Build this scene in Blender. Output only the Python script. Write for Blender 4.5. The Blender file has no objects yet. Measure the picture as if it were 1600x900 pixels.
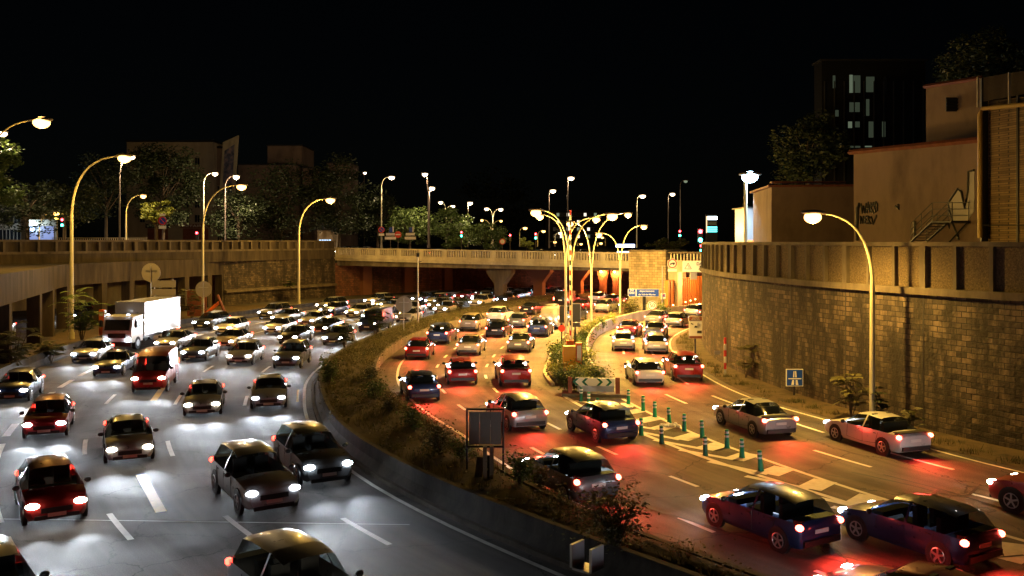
import bpy, bmesh, math, random
from mathutils import Vector, Matrix
random.seed(7)
R = math.radians
sc = bpy.context.scene
# ------------------------------------------------------------------ camera
F, HY, H = 1400.0, 378.0, 8.5            # focal length (px of a 1600 wide frame), horizon row, eye height
cd = bpy.data.cameras.new('camera'); cam = bpy.data.objects.new('camera', cd); sc.collection.objects.link(cam)
cam.location = (0, 0, H); cam.rotation_euler = (R(90), 0, 0)
cd.sensor_width = 36; cd.lens = F / 1600 * 36; cd.shift_y = -(450 - HY) / 1600
cd.clip_start = .1; cd.clip_end = 3000
sc.camera = cam
# ------------------------------------------------------------------ world, moonlight, exposure
w = bpy.data.worlds.new('World'); sc.world = w; w.use_nodes = True
nt = w.node_tree; bg = nt.nodes['Background']
sky = nt.nodes.new('ShaderNodeTexSky'); sky.sky_type = 'NISHITA'; sky.sun_disc = False
sky.sun_elevation = R(20); sky.sun_rotation = R(150)
nt.links.new(sky.outputs[0], bg.inputs[0]); bg.inputs[1].default_value = 0.00015
sl = bpy.data.lights.new('moon', 'SUN'); sl.energy = .004; sl.angle = R(.5); sl.color = (1, .95, .88)
so = bpy.data.objects.new('moon', sl); sc.collection.objects.link(so); so.rotation_euler = (R(55), 0, R(150))
vs = sc.view_settings; vs.view_transform = 'Standard'; vs.look = 'None'; vs.gamma = 1; vs.exposure = 0.3
sc.cycles.use_denoising = True; sc.cycles.max_bounces = 4; sc.cycles.diffuse_bounces = 3; sc.cycles.glossy_bounces = 2
sc.cycles.transparent_max_bounces = 4; sc.cycles.sample_clamp_indirect = 3; sc.cycles.use_light_tree = True
sc.cycles.caustics_reflective = False; sc.cycles.caustics_refractive = False

# ------------------------------------------------------------------ helpers
C = sc.collection
def P(px, py, z=0.0):                     # a spot of the photograph on the level z
    Y = F * (H - z) / (py - HY); return Vector(((px - 800) / F * Y, Y, z))
def W(px, py, Y):                         # a spot of the photograph at the distance Y
    return Vector(((px - 800) / F * Y, Y, H - (py - HY) / F * Y))
def tag(o, label=None, cat=None, group=None, kind=None):
    if label: o['label'] = label
    if cat: o['category'] = cat
    if group: o['group'] = group
    if kind: o['kind'] = kind
    return o
def thing(name, label, cat, loc=(0, 0, 0), rz=0, group=None):
    o = bpy.data.objects.new(name, None); C.objects.link(o); o.empty_display_size = .2
    o.location = loc; o.rotation_euler = (0, 0, rz)
    return tag(o, label, cat, group)
class MB:
    def __init__(s): s.v = []; s.f = []; s.uv = []
    def add(s, vs, fs, uvs=None):
        b = len(s.v); s.v += [tuple(v) for v in vs]
        for i, f in enumerate(fs):
            s.f.append([b + k for k in f]); s.uv.append(uvs[i] if uvs else None)
        return s
    def box(s, c, d, rz=0, rx=0, ry=0):
        m = Matrix.Translation(c) @ Matrix.Rotation(rz, 4, 'Z') @ Matrix.Rotation(ry, 4, 'Y') @ Matrix.Rotation(rx, 4, 'X')
        h = [x / 2 for x in d]
        vs = [m @ Vector((sx * h[0], sy * h[1], sz * h[2])) for sz in (-1, 1) for sy in (-1, 1) for sx in (-1, 1)]
        return s.add(vs, [(0, 2, 3, 1), (4, 5, 7, 6), (0, 1, 5, 4), (2, 6, 7, 3), (0, 4, 6, 2), (1, 3, 7, 5)])
    def tube(s, pts, rad, n=10, cap=True):
        pts = [Vector(p) for p in pts]
        if not isinstance(rad, (list, tuple)): rad = [rad] * len(pts)
        vs = []; prev = None
        for i, p in enumerate(pts):
            t = (pts[min(i + 1, len(pts) - 1)] - pts[max(i - 1, 0)]).normalized()
            if prev is None:
                a = Vector((1, 0, 0)) if abs(t.x) < .8 else Vector((0, 1, 0)); u = t.cross(a).normalized()
            else: u = (prev - t * prev.dot(t)).normalized()
            prev = u; v = t.cross(u)
            vs += [p + (u * math.cos(2 * math.pi * k / n) + v * math.sin(2 * math.pi * k / n)) * rad[i] for k in range(n)]
        fs = []
        for i in range(len(pts) - 1):
            for k in range(n):
                a = i * n + k; b = i * n + (k + 1) % n; fs.append((a, b, b + n, a + n))
        if cap: fs.append(tuple(reversed(range(n)))); fs.append(tuple(range((len(pts) - 1) * n, len(pts) * n)))
        return s.add(vs, fs)
    def ball(s, c, r, n=10, m=7):
        if not isinstance(r, (list, tuple)): r = (r, r, r)
        pts = []
        vs = [(c[0], c[1], c[2] - r[2])]
        for j in range(1, m):
            a = math.pi * j / m
            for k in range(n):
                b = 2 * math.pi * k / n
                vs.append((c[0] + r[0] * math.sin(a) * math.cos(b), c[1] + r[1] * math.sin(a) * math.sin(b), c[2] - r[2] * math.cos(a)))
        vs.append((c[0], c[1], c[2] + r[2])); fs = []
        for k in range(n): fs.append((0, 1 + (k + 1) % n, 1 + k))
        for j in range(m - 2):
            for k in range(n):
                a = 1 + j * n + k; b = 1 + j * n + (k + 1) % n; fs.append((a, b, b + n, a + n))
        e = len(vs) - 1; q = 1 + (m - 2) * n
        for k in range(n): fs.append((e, q + k, q + (k + 1) % n))
        return s.add(vs, fs)
    def prism(s, poly, z0, z1):           # outline in x,y from z0 to z1
        n = len(poly); vs = [(x, y, z0) for x, y in poly] + [(x, y, z1) for x, y in poly]
        return s.add(vs, [tuple(reversed(range(n))), tuple(range(n, 2 * n))] + [(k, (k + 1) % n, n + (k + 1) % n, n + k) for k in range(n)])
    def slab(s, poly, y0, y1):            # outline in x,z with a thickness in y
        n = len(poly); vs = [(x, y0, z) for x, z in poly] + [(x, y1, z) for x, z in poly]
        return s.add(vs, [tuple(range(n)), tuple(reversed(range(n, 2 * n)))] + [((k + 1) % n, k, n + k, n + (k + 1) % n) for k in range(n)])
    def build(s, name, m, parent=None, smooth=False, loc=(0, 0, 0)):
        me = bpy.data.meshes.new(name); me.from_pydata(s.v, [], s.f); me.materials.append(m)
        if any(u for u in s.uv):
            ul = me.uv_layers.new(name='uv')
            for p, u in zip(me.polygons, s.uv):
                if u:
                    for li, q in zip(p.loop_indices, u): ul.data[li].uv = q
        if smooth:
            me.polygons.foreach_set('use_smooth', [True] * len(me.polygons)); me.set_sharp_from_angle(angle=R(38))
        me.update()
        o = bpy.data.objects.new(name, me); C.objects.link(o); o.location = loc
        if parent: o.parent = parent
        return o
def struct(o): o['kind'] = 'structure'; return o
def spline(pts, step=1.5):
    pts = [Vector((p[0], p[1])) for p in pts]; out = []
    for i in range(len(pts) - 1):
        p0 = pts[i - 1] if i else pts[0] * 2 - pts[1]; p1 = pts[i]; p2 = pts[i + 1]
        p3 = pts[i + 2] if i + 2 < len(pts) else p2 * 2 - p1
        n = max(2, int((p2 - p1).length / step))
        for k in range(n):
            t = k / n
            out.append(.5 * ((2 * p1) + (p2 - p0) * t + (2 * p0 - 5 * p1 + 4 * p2 - p3) * t * t + (3 * p1 - p0 - 3 * p2 + p3) * t ** 3))
    out.append(pts[-1]); return out
def resample(pl, n):
    L = [0]
    for a, b in zip(pl, pl[1:]): L.append(L[-1] + (b - a).length)
    out = []; j = 0
    for k in range(n):
        d = L[-1] * k / (n - 1)
        while j < len(L) - 2 and L[j + 1] < d: j += 1
        t = (d - L[j]) / max(1e-9, L[j + 1] - L[j]); out.append(pl[j].lerp(pl[j + 1], min(1, max(0, t))))
    return out
def plen(pl): return sum((b - a).length for a, b in zip(pl, pl[1:]))
def normals(pl):
    out = []
    for i in range(len(pl)):
        t = (pl[min(i + 1, len(pl) - 1)] - pl[max(i - 1, 0)]).normalized(); out.append(Vector((t.y, -t.x)))
    return out
def offset(pl, o): return [p + n * o for p, n in zip(pl, normals(pl))]
def sweep(mb, pl, prof, closed=True):     # prof: (offset to the right of the line, height)
    N = normals(pl); n = len(prof); vs = []; u = [0]
    for a, b in zip(pl, pl[1:]): u.append(u[-1] + (b - a).length)
    for p, q in zip(pl, N):
        for o, z in prof: vs.append((p.x + q.x * o, p.y + q.y * o, z))
    v = [0]
    for a, b in zip(prof, prof[1:] + prof[:1]): v.append(v[-1] + math.hypot(a[0] - b[0], a[1] - b[1]))
    fs = []; uv = []
    for i in range(len(pl) - 1):
        for k in range(n if closed else n - 1):
            k2 = (k + 1) % n; fs.append((i * n + k, i * n + k2, (i + 1) * n + k2, (i + 1) * n + k))
            uv.append(((u[i], v[k]), (u[i], v[k + 1]), (u[i + 1], v[k + 1]), (u[i + 1], v[k])))
    if closed:
        fs.append(tuple(range(n))); uv.append(tuple((o, z) for o, z in prof))
        b = (len(pl) - 1) * n; fs.append(tuple(reversed(range(b, b + n)))); uv.append(tuple((o, z) for o, z in reversed(prof)))
    return mb.add(vs, fs, uv)
def ribbon(mb, a, b, z, n=90, za=None, zb=None):
    a = resample(a, n); b = resample(b, n); u = [0]
    for p, q in zip(a, a[1:]): u.append(u[-1] + (q - p).length)
    W_ = [(p - q).length for p, q in zip(a, b)]
    uv_ = [((u[i], 0), (u[i], W_[i]), (u[i + 1], W_[i + 1]), (u[i + 1], 0)) for i in range(n - 1)]
    vs = [(p.x, p.y, z if za is None else za) for p in a] + [(p.x, p.y, z if zb is None else zb) for p in b]
    return mb.add(vs, [(i, n + i, n + i + 1, i + 1) for i in range(n - 1)], uv_)

# ------------------------------------------------------------------ materials
def new(name):
    m = bpy.data.materials.new(name); m.use_nodes = True; return m, m.node_tree, m.node_tree.nodes['Principled BSDF']
def plain(name, col, rough=.5, metal=0, spec=.5, coat=0):
    m, t, b = new(name); b.inputs['Base Color'].default_value = (*col, 1); b.inputs['Roughness'].default_value = rough
    b.inputs['Metallic'].default_value = metal; b.inputs['Specular IOR Level'].default_value = spec; b.inputs['Coat Weight'].default_value = coat
    n = t.nodes.new('ShaderNodeTexNoise'); n.inputs['Scale'].default_value = 3; n.inputs['Detail'].default_value = 6
    mr = t.nodes.new('ShaderNodeMapRange'); mr.inputs['To Min'].default_value = max(.05, rough - .1); mr.inputs['To Max'].default_value = min(1, rough + .12)
    tc = t.nodes.new('ShaderNodeTexCoord'); t.links.new(tc.outputs['Object'], n.inputs['Vector'])
    t.links.new(n.outputs[0], mr.inputs[0]); t.links.new(mr.outputs[0], b.inputs['Roughness'])
    return m
def emit(name, col, st):
    m, t, b = new(name); b.inputs['Base Color'].default_value = (0, 0, 0, 1)
    b.inputs['Emission Color'].default_value = (*col, 1); b.inputs['Emission Strength'].default_value = st; return m
def noisy(name, c1, c2, scale=2, rough=.8, bump=.3, bscale=30, stretch=(1, 1, 1), spec=.4, c3=None, lo=.3, hi=.7):
    m, t, b = new(name); N = t.nodes; L = t.links
    tc = N.new('ShaderNodeTexCoord'); mp = N.new('ShaderNodeMapping'); mp.inputs['Scale'].default_value = stretch
    L.new(tc.outputs['Object'], mp.inputs['Vector'])
    n1 = N.new('ShaderNodeTexNoise'); n1.inputs['Scale'].default_value = scale; n1.inputs['Detail'].default_value = 9; n1.inputs['Roughness'].default_value = .65
    L.new(mp.outputs[0], n1.inputs['Vector'])
    cr = N.new('ShaderNodeValToRGB'); e = cr.color_ramp.elements
    e[0].position = lo; e[0].color = (*c1, 1); e[1].position = hi; e[1].color = (*c2, 1)
    if c3: x = e.new((lo + hi) / 2); x.color = (*c3, 1)
    L.new(n1.outputs[0], cr.inputs[0]); L.new(cr.outputs[0], b.inputs['Base Color'])
    n2 = N.new('ShaderNodeTexNoise'); n2.inputs['Scale'].default_value = bscale; n2.inputs['Detail'].default_value = 5
    L.new(tc.outputs['Object'], n2.inputs['Vector'])
    bp = N.new('ShaderNodeBump'); bp.inputs['Strength'].default_value = bump; bp.inputs['Distance'].default_value = .03
    L.new(n2.outputs[0], bp.inputs['Height']); L.new(bp.outputs[0], b.inputs['Normal'])
    b.inputs['Roughness'].default_value = rough; b.inputs['Specular IOR Level'].default_value = spec
    return m
def asphalt(name, c1, c2, tint):
    m, t, b = new(name); N = t.nodes; L = t.links
    tc = N.new('ShaderNodeTexCoord')
    def noise(sc_, det=8, ro=.6):
        n = N.new('ShaderNodeTexNoise'); n.inputs['Scale'].default_value = sc_; n.inputs['Detail'].default_value = det; n.inputs['Roughness'].default_value = ro
        L.new(tc.outputs['Object'], n.inputs['Vector']); return n
    a = noise(.16); g = noise(28, 3, .8)
    cr = N.new('ShaderNodeValToRGB'); e = cr.color_ramp.elements; e[0].position = .35; e[0].color = (*c1, 1); e[1].position = .68; e[1].color = (*c2, 1)
    L.new(a.outputs[0], cr.inputs[0])
    mx = N.new('ShaderNodeMix'); mx.data_type = 'RGBA'; mx.blend_type = 'MULTIPLY'; mx.inputs[0].default_value = .85
    cg = N.new('ShaderNodeValToRGB'); e = cg.color_ramp.elements; e[0].position = .38; e[0].color = (.42, .4, .4, 1); e[1].position = .66; e[1].color = (1.5, 1.45, 1.4, 1)
    L.new(g.outputs[0], cg.inputs[0]); L.new(cr.outputs[0], mx.inputs[6]); L.new(cg.outputs[0], mx.inputs[7])
    # fine cracks
    vo = N.new('ShaderNodeTexVoronoi'); vo.feature = 'DISTANCE_TO_EDGE'; vo.inputs['Scale'].default_value = .23
    wv = noise(1.3, 6); va = N.new('ShaderNodeVectorMath'); va.operation = 'ADD'; L.new(tc.outputs['Object'], va.inputs[0]); L.new(wv.outputs['Color'], va.inputs[1]); L.new(va.outputs[0], vo.inputs['Vector'])
    lt = N.new('ShaderNodeMath'); lt.operation = 'LESS_THAN'; lt.inputs[1].default_value = .006; L.new(vo.outputs['Distance'], lt.inputs[0])
    mc = N.new('ShaderNodeMix'); mc.data_type = 'RGBA'; L.new(lt.outputs[0], mc.inputs[0]); L.new(mx.outputs[2], mc.inputs[6]); mc.inputs[7].default_value = (.02, .019, .018, 1)
    um = N.new('ShaderNodeMapping'); um.inputs['Scale'].default_value = (.035, .95, 1); L.new(tc.outputs['UV'], um.inputs['Vector'])
    un = N.new('ShaderNodeTexNoise'); un.inputs['Scale'].default_value = 1; un.inputs['Detail'].default_value = 5; L.new(um.outputs[0], un.inputs['Vector'])
    ur = N.new('ShaderNodeValToRGB'); e = ur.color_ramp.elements; e[0].position = .38; e[0].color = (.45, .43, .42, 1); e[1].position = .62; e[1].color = (1.25, 1.22, 1.18, 1); L.new(un.outputs[0], ur.inputs[0])
    mu = N.new('ShaderNodeMix'); mu.data_type = 'RGBA'; mu.blend_type = 'MULTIPLY'; mu.inputs[0].default_value = .8; L.new(mc.outputs[2], mu.inputs[6]); L.new(ur.outputs[0], mu.inputs[7])
    # repair patches and oil spots
    vp = N.new('ShaderNodeTexVoronoi'); vp.distance = 'CHEBYCHEV'; vp.inputs['Scale'].default_value = .11; L.new(um.outputs[0], vp.inputs['Vector']); vp.inputs['Scale'].default_value = 1.1
    pr = N.new('ShaderNodeValToRGB'); e = pr.color_ramp.elements; e[0].position = .0; e[0].color = (.72, .72, .72, 1); e[1].position = 1; e[1].color = (1.2, 1.2, 1.2, 1); L.new(vp.outputs['Color'], pr.inputs[0])
    mp_ = N.new('ShaderNodeMix'); mp_.data_type = 'RGBA'; mp_.blend_type = 'MULTIPLY'; mp_.inputs[0].default_value = .6; L.new(mu.outputs[2], mp_.inputs[6]); L.new(pr.outputs[0], mp_.inputs[7])
    L.new(mp_.outputs[2], b.inputs['Base Color'])
    mr = N.new('ShaderNodeMapRange'); mr.inputs['From Min'].default_value = .3; mr.inputs['From Max'].default_value = .7; mr.inputs['To Min'].default_value = .58; mr.inputs['To Max'].default_value = .85
    L.new(noise(.5).outputs[0], mr.inputs[0]); L.new(mr.outputs[0], b.inputs['Roughness'])
    bp = N.new('ShaderNodeBump'); bp.inputs['Strength'].default_value = .7; bp.inputs['Distance'].default_value = .03
    L.new(noise(34, 5, .8).outputs[0], bp.inputs['Height']); L.new(bp.outputs[0], b.inputs['Normal'])
    b.inputs['Specular IOR Level'].default_value = .35
    return m
def brick(name, c1, c2, mortar, bw, bh, stain=.75, stainc=(.035, .028, .02), msize=.02, bump=.8, uv='UV', rot=False):
    m, t, b = new(name); N = t.nodes; L = t.links
    tc = N.new('ShaderNodeTexCoord'); src = tc.outputs[uv]
    if rot:
        mp0 = N.new('ShaderNodeMapping'); mp0.inputs['Rotation'].default_value = (R(90), 0, 0); L.new(src, mp0.inputs['Vector']); src = mp0.outputs[0]
    nz = N.new('ShaderNodeTexNoise'); nz.inputs['Scale'].default_value = 1.2; nz.inputs['Detail'].default_value = 3; L.new(src, nz.inputs['Vector'])
    vm = N.new('ShaderNodeVectorMath'); vm.operation = 'MULTIPLY_ADD'; vm.inputs[1].default_value = (.06, .06, 0); L.new(nz.outputs['Color'], vm.inputs[0]); L.new(src, vm.inputs[2])
    br = N.new('ShaderNodeTexBrick'); br.inputs['Scale'].default_value = 1; br.inputs['Brick Width'].default_value = bw; br.inputs['Row Height'].default_value = bh
    br.inputs['Mortar Size'].default_value = msize; br.inputs['Mortar Smooth'].default_value = .4; br.inputs['Bias'].default_value = -.1
    br.inputs['Color1'].default_value = (*c1, 1); br.inputs['Color2'].default_value = (*c2, 1); br.inputs['Mortar'].default_value = (*mortar, 1)
    L.new(vm.outputs[0], br.inputs['Vector'])
    mp = N.new('ShaderNodeMapping'); mp.inputs['Scale'].default_value = (.9, .22, .9); L.new(src, mp.inputs['Vector'])
    n1 = N.new('ShaderNodeTexNoise'); n1.inputs['Scale'].default_value = 1.1; n1.inputs['Detail'].default_value = 8; n1.inputs['Roughness'].default_value = .7; L.new(mp.outputs[0], n1.inputs['Vector'])
    cr = N.new('ShaderNodeValToRGB'); e = cr.color_ramp.elements; e[0].position = .42; e[0].color = (stain,) * 3 + (1,); e[1].position = .6; e[1].color = (0, 0, 0, 1); L.new(n1.outputs[0], cr.inputs[0])
    mx = N.new('ShaderNodeMix'); mx.data_type = 'RGBA'; L.new(cr.outputs[0], mx.inputs[0]); L.new(br.outputs[0], mx.inputs[6]); mx.inputs[7].default_value = (*stainc, 1)
    L.new(mx.outputs[2], b.inputs['Base Color'])
    n2 = N.new('ShaderNodeTexNoise'); n2.inputs['Scale'].default_value = 5; n2.inputs['Detail'].default_value = 8; L.new(src, n2.inputs['Vector'])
    ad = N.new('ShaderNodeMath'); ad.operation = 'SUBTRACT'; L.new(n2.outputs[0], ad.inputs[0]); L.new(br.outputs['Fac'], ad.inputs[1])
    bp = N.new('ShaderNodeBump'); bp.inputs['Strength'].default_value = bump; bp.inputs['Distance'].default_value = .08; L.new(ad.outputs[0], bp.inputs['Height']); L.new(bp.outputs[0], b.inputs['Normal'])
    b.inputs['Roughness'].default_value = .85
    return m
def leafmat(name, c1, c2):
    m, t, b = new(name); N = t.nodes; L = t.links
    tc = N.new('ShaderNodeTexCoord'); n = N.new('ShaderNodeTexNoise'); n.inputs['Scale'].default_value = 1.6; n.inputs['Detail'].default_value = 6
    L.new(tc.outputs['Object'], n.inputs['Vector']); cr = N.new('ShaderNodeValToRGB'); e = cr.color_ramp.elements
    e[0].position = .35; e[0].color = (*c1, 1); e[1].position = .65; e[1].color = (*c2, 1); L.new(n.outputs[0], cr.inputs[0]); L.new(cr.outputs[0], b.inputs['Base Color'])
    b.inputs['Roughness'].default_value = .6
    tr = N.new('ShaderNodeBsdfTranslucent'); L.new(cr.outputs[0], tr.inputs[0]); ms = N.new('ShaderNodeMixShader'); ms.inputs[0].default_value = .3
    L.new(b.outputs[0], ms.inputs[1]); L.new(tr.outputs[0], ms.inputs[2]); L.new(ms.outputs[0], N['Material Output'].inputs[0]); return m

ASPH = asphalt('asphalt_grey', (.06, .055, .052), (.125, .115, .11), 0)
ASPW = asphalt('asphalt_brown', (.085, .074, .062), (.16, .14, .118), 0)
GROUND = noisy('bare_ground', (.04, .035, .03), (.08, .07, .055), .4, .9)
SOIL = noisy('dry_soil', (.02, .014, .008), (.1, .065, .035), 1.2, .95, .9, 6, c3=(.08, .055, .03))
CONC = noisy('weathered_concrete', (.045, .036, .027), (.17, .14, .105), .8, .85, .5, 14, (1, 1, .35))
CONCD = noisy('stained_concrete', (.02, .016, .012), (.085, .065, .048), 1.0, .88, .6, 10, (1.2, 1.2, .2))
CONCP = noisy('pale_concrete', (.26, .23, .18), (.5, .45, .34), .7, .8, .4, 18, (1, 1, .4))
BARR = noisy('barrier_concrete', (.02, .017, .014), (.09, .075, .058), 1.5, .85, .5, 12, (1, 1, .4))
PEB = noisy('pebble_dash', (.04, .03, .02), (.2, .15, .09), 14, .9, 1.0, 45)
STONE = brick('rubble_masonry', (.15, .112, .082), (.022, .018, .014), (.006, .005, .004), .5, .25, .97, (.016, .012, .009), bump=1.0)
STONEP = brick('ashlar_masonry', (.4, .32, .2), (.24, .19, .12), (.1, .08, .05), .7, .32, .35)
BRICKY = brick('yellow_brick', (.42, .3, .16), (.22, .15, .08), (.1, .08, .06), .34, .11, .3, uv='Object', rot=True, msize=.012)
RENDER = noisy('stained_render', (.13, .09, .075), (.27, .195, .165), .35, .9, .25, 20, (1, 1, .5), c3=(.23, .165, .135))
RENDL = noisy('cream_render', (.3, .25, .19), (.42, .35, .27), .6, .9, .2, 20, (1, 1, .4))
RUST = noisy('rust_red_metal', (.14, .04, .02), (.25, .08, .05), 2, .7)
REDST = brick('soot_red_stone', (.24, .09, .05), (.1, .035, .02), (.03, .015, .01), .6, .3, .6)
ORANGE = noisy('orange_panel', (.28, .1, .025), (.5, .2, .05), 1.0, .6, .2, 8, (2, 2, .2))
PAINTW = noisy('road_paint_white', (.6, .58, .54), (.85, .83, .79), 3, .6, .3, 60)
PAINTY = noisy('road_paint_yellow', (.65, .36, .02), (.85, .52, .05), 3, .6, .3, 60)
TYREM = plain('tyre_mark_rubber', (.022, .02, .019), .6)
SKIDC = plain('joint_tar', (.02, .02, .02), .5)
POLE = plain('lamp_pole_paint', (.5, .47, .32), .45, .1)
POLED = plain('dark_pole_paint', (.1, .08, .07), .5, .2)
HEAD = plain('lamp_housing', (.25, .23, .2), .5, .3)
STEEL = plain('galvanised_steel', (.45, .46, .48), .38, .9)
DARKM = plain('dark_metal', (.03, .03, .032), .45, .5)
BLACK = plain('black_plastic', (.012, .012, .013), .4)
RUBBER = plain('rubber', (.015, .015, .015), .75)
ALLOY = plain('alloy', (.5, .5, .52), .3, .9)
SIGNW = plain('sign_white', (.75, .74, .7), .45)
SIGNR = plain('sign_red', (.6, .03, .02), .45)
SIGNB = plain('sign_blue', (.004, .05, .42), .5)
SIGNG = plain('sign_green', (.0, .12, .06), .4)
SIGNK = plain('sign_black', (.02, .02, .02), .5)
SIGNBACK = plain('sign_back_grey', (.3, .28, .26), .55, .3)
GREENB = plain('bollard_green', (.0, .3, .16), .4)
REFL = plain('reflective_white', (.85, .85, .85), .35)
ORPL = plain('orange_plastic', (.75, .15, .02), .45)
YEPL = plain('yellow_plastic', (.8, .4, .02), .45)
YPIPE = plain('yellow_pipe_paint', (.55, .38, .12), .45)
BARK = noisy('bark', (.04, .03, .02), (.12, .09, .06), 4, .95, .8, 12, (1, 1, .3))
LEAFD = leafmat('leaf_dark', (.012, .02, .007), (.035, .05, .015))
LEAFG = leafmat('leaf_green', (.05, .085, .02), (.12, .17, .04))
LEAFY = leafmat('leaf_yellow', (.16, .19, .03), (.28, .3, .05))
LEAFO = leafmat('leaf_olive', (.05, .055, .018), (.13, .12, .04))
STRAW = leafmat('dry_grass', (.05, .055, .016), (.17, .14, .05))
GLASSD = plain('window_glass', (.02, .022, .026), .12, 0, .8)
CARGLASS = plain('car_glass', (.012, .014, .016), .08, 0, .8)
E_SOD = emit('sodium_lamp', (1, .5, .13), 6)
E_WARM = emit('warm_lamp', (1, .72, .42), 8)
E_BLUE = emit('blue_white_lamp', (.45, .75, 1), 30)
E_ORS = emit('orange_tunnel_lamp', (1, .35, .06), 40)
E_HW = emit('headlight_white', (.8, .9, 1), 60)
E_HY = emit('headlight_warm', (1, .84, .62), 50)
E_TR = emit('taillight_red', (1, .035, .02), 14)
E_TB = emit('brakelight_red', (1, .07, .04), 30)
E_AMB = emit('indicator_amber', (1, .4, .03), 14)
E_RED = emit('signal_red', (1, .03, .04), 25)
E_GRN = emit('signal_green', (.05, 1, .65), 22)
E_OFF = emit('office_window', (.6, .75, .5), .3)
E_OF1 = emit('dim_office_window', (.55, .7, .45), .045)
E_OF2 = emit('office_window_brighter', (.6, .75, .5), .14)
E_WIN = emit('lit_window', (1, .9, .7), 1.2)
E_SHOP = emit('shop_light_blue', (.5, .75, 1), 3)
E_SIGN = emit('shop_sign_blue_white', (.55, .65, 1), 9)
E_CYAN = emit('price_board_cyan', (.1, .8, .75), 3.5)
E_WHT = emit('price_board_white', (.75, .95, 1), 9)
E_MARK = emit('marker_orange', (1, .6, .2), 12)

# ------------------------------------------------------------------ ground plan (metres; the photograph's edges dropped on the road)
OUT = spline([(-3, 5), (-8, 13), (-15, 21.5), (-21, 30), (-26, 40), (-30, 52), (-32.6, 65), (-33.2, 78), (-31, 94), (-24.5, 113), (-11, 134), (0, 146), (12, 158), (28, 170)])
ML = spline([(17, 5), (11, 12), (6, 18), (1, 24), (-2.4, 28.5), (-5.2, 33), (-7.6, 38), (-9.4, 43.5), (-10.8, 49), (-12, 55), (-12.5, 62), (-12, 72), (-10.2, 86), (-6.4, 103), (0, 121), (8, 136), (20, 150), (32, 160)])
MR = spline([(19.5, 5), (13.5, 12), (8.8, 17.5), (4, 23.5), (1.2, 28), (-1.4, 33.5), (-3.4, 39), (-5.4, 44), (-7.4, 50.5), (-8.6, 57), (-9.1, 65), (-8.4, 76), (-5.6, 89), (-.6, 105), (8, 124), (16, 135), (27, 146), (36, 152)])
R2 = spline([(28, 5), (22, 12), (17.6, 18), (13.8, 24), (10.6, 29.8), (7.6, 35.3), (4.6, 43), (2.8, 49.8), (2.0, 56), (2.3, 62), (3.6, 73.5), (6.4, 88), (11.2, 102), (18, 116), (28, 130), (38, 140)])
L3 = spline([(31, 5), (24.5, 12.5), (19, 19), (14.6, 25.4), (11.9, 30.4), (9.95, 34.8), (8, 40), (6, 48.5), (5.2, 56), (5.5, 62), (6.3, 71), (8.7, 84), (14.2, 97), (20, 105), (28, 115), (40, 126)])
R3 = spline([(42, 5), (35, 14), (29, 21), (24, 27), (19.4, 33), (16.2, 41), (13.5, 49), (12.7, 58), (13, 70), (15.2, 81), (20, 92), (27, 101), (36, 109), (46, 116)])
WALL = spline([(46, 8), (36, 18), (29, 25), (24.5, 30), (21.2, 35.5), (18.6, 41), (16.4, 48), (15.2, 55), (14.7, 62), (15.3, 71), (17.3, 80.5), (21.8, 91), (29, 99.5), (38, 106)])
FAS = spline([(-24, 30), (-28, 42), (-31, 51), (-34, 59), (-39, 74), (-43.6, 88), (-43.2, 95), (-42, 104), (-38.6, 120)])
PAR = spline([(-62, 50), (-56, 70), (-50.5, 88), (-47, 95), (-43, 107), (-38.2, 119), (-33, 130), (-27.6, 139.7)])
STW = spline([(-38.6, 120), (-33.3, 130), (-27.6, 139.7)])
BA = Vector((-27.6, 139.7)); BB = Vector((14.9, 112.4)); BD = (BB - BA).normalized(); BN = Vector((-BD.y, BD.x))
if BN.y < 0: BN = -BN

g = MB(); g.add([(-1500, -200, -.03), (1500, -200, -.03), (1500, 2500, -.03), (-1500, 2500, -.03)], [(0, 1, 2, 3)]); struct(g.build('ground', GROUND))
struct(ribbon(MB(), OUT, ML, 0, 140).build('left_carriageway', ASPH))
struct(ribbon(MB(), MR, R2, 0, 140).build('middle_carriageway', ASPW))
struct(ribbon(MB(), L3, R3, 0, 140).build('right_carriageway', ASPW))
goreR = [p for p in R2 if p.y < 53]; goreL = [p for p in L3 if p.y < 53]
struct(ribbon(MB(), goreR, goreL, -.004, 60).build('gore_pavement', ASPW))
struct(ribbon(MB(), [p for p in FAS], [p for p in OUT if 30 < p.y < 122], -.01, 60).build('left_verge', SOIL))
struct(ribbon(MB(), R3, WALL, .02, 120).build('right_verge', SOIL))
# covered side road behind the pillars on the left
t_ = [Vector((-62, 40)), Vector((-66, 80)), Vector((-62, 125))]
struct(ribbon(MB(), t_, FAS, -.006, 30).build('side_road', ASPH))

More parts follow.
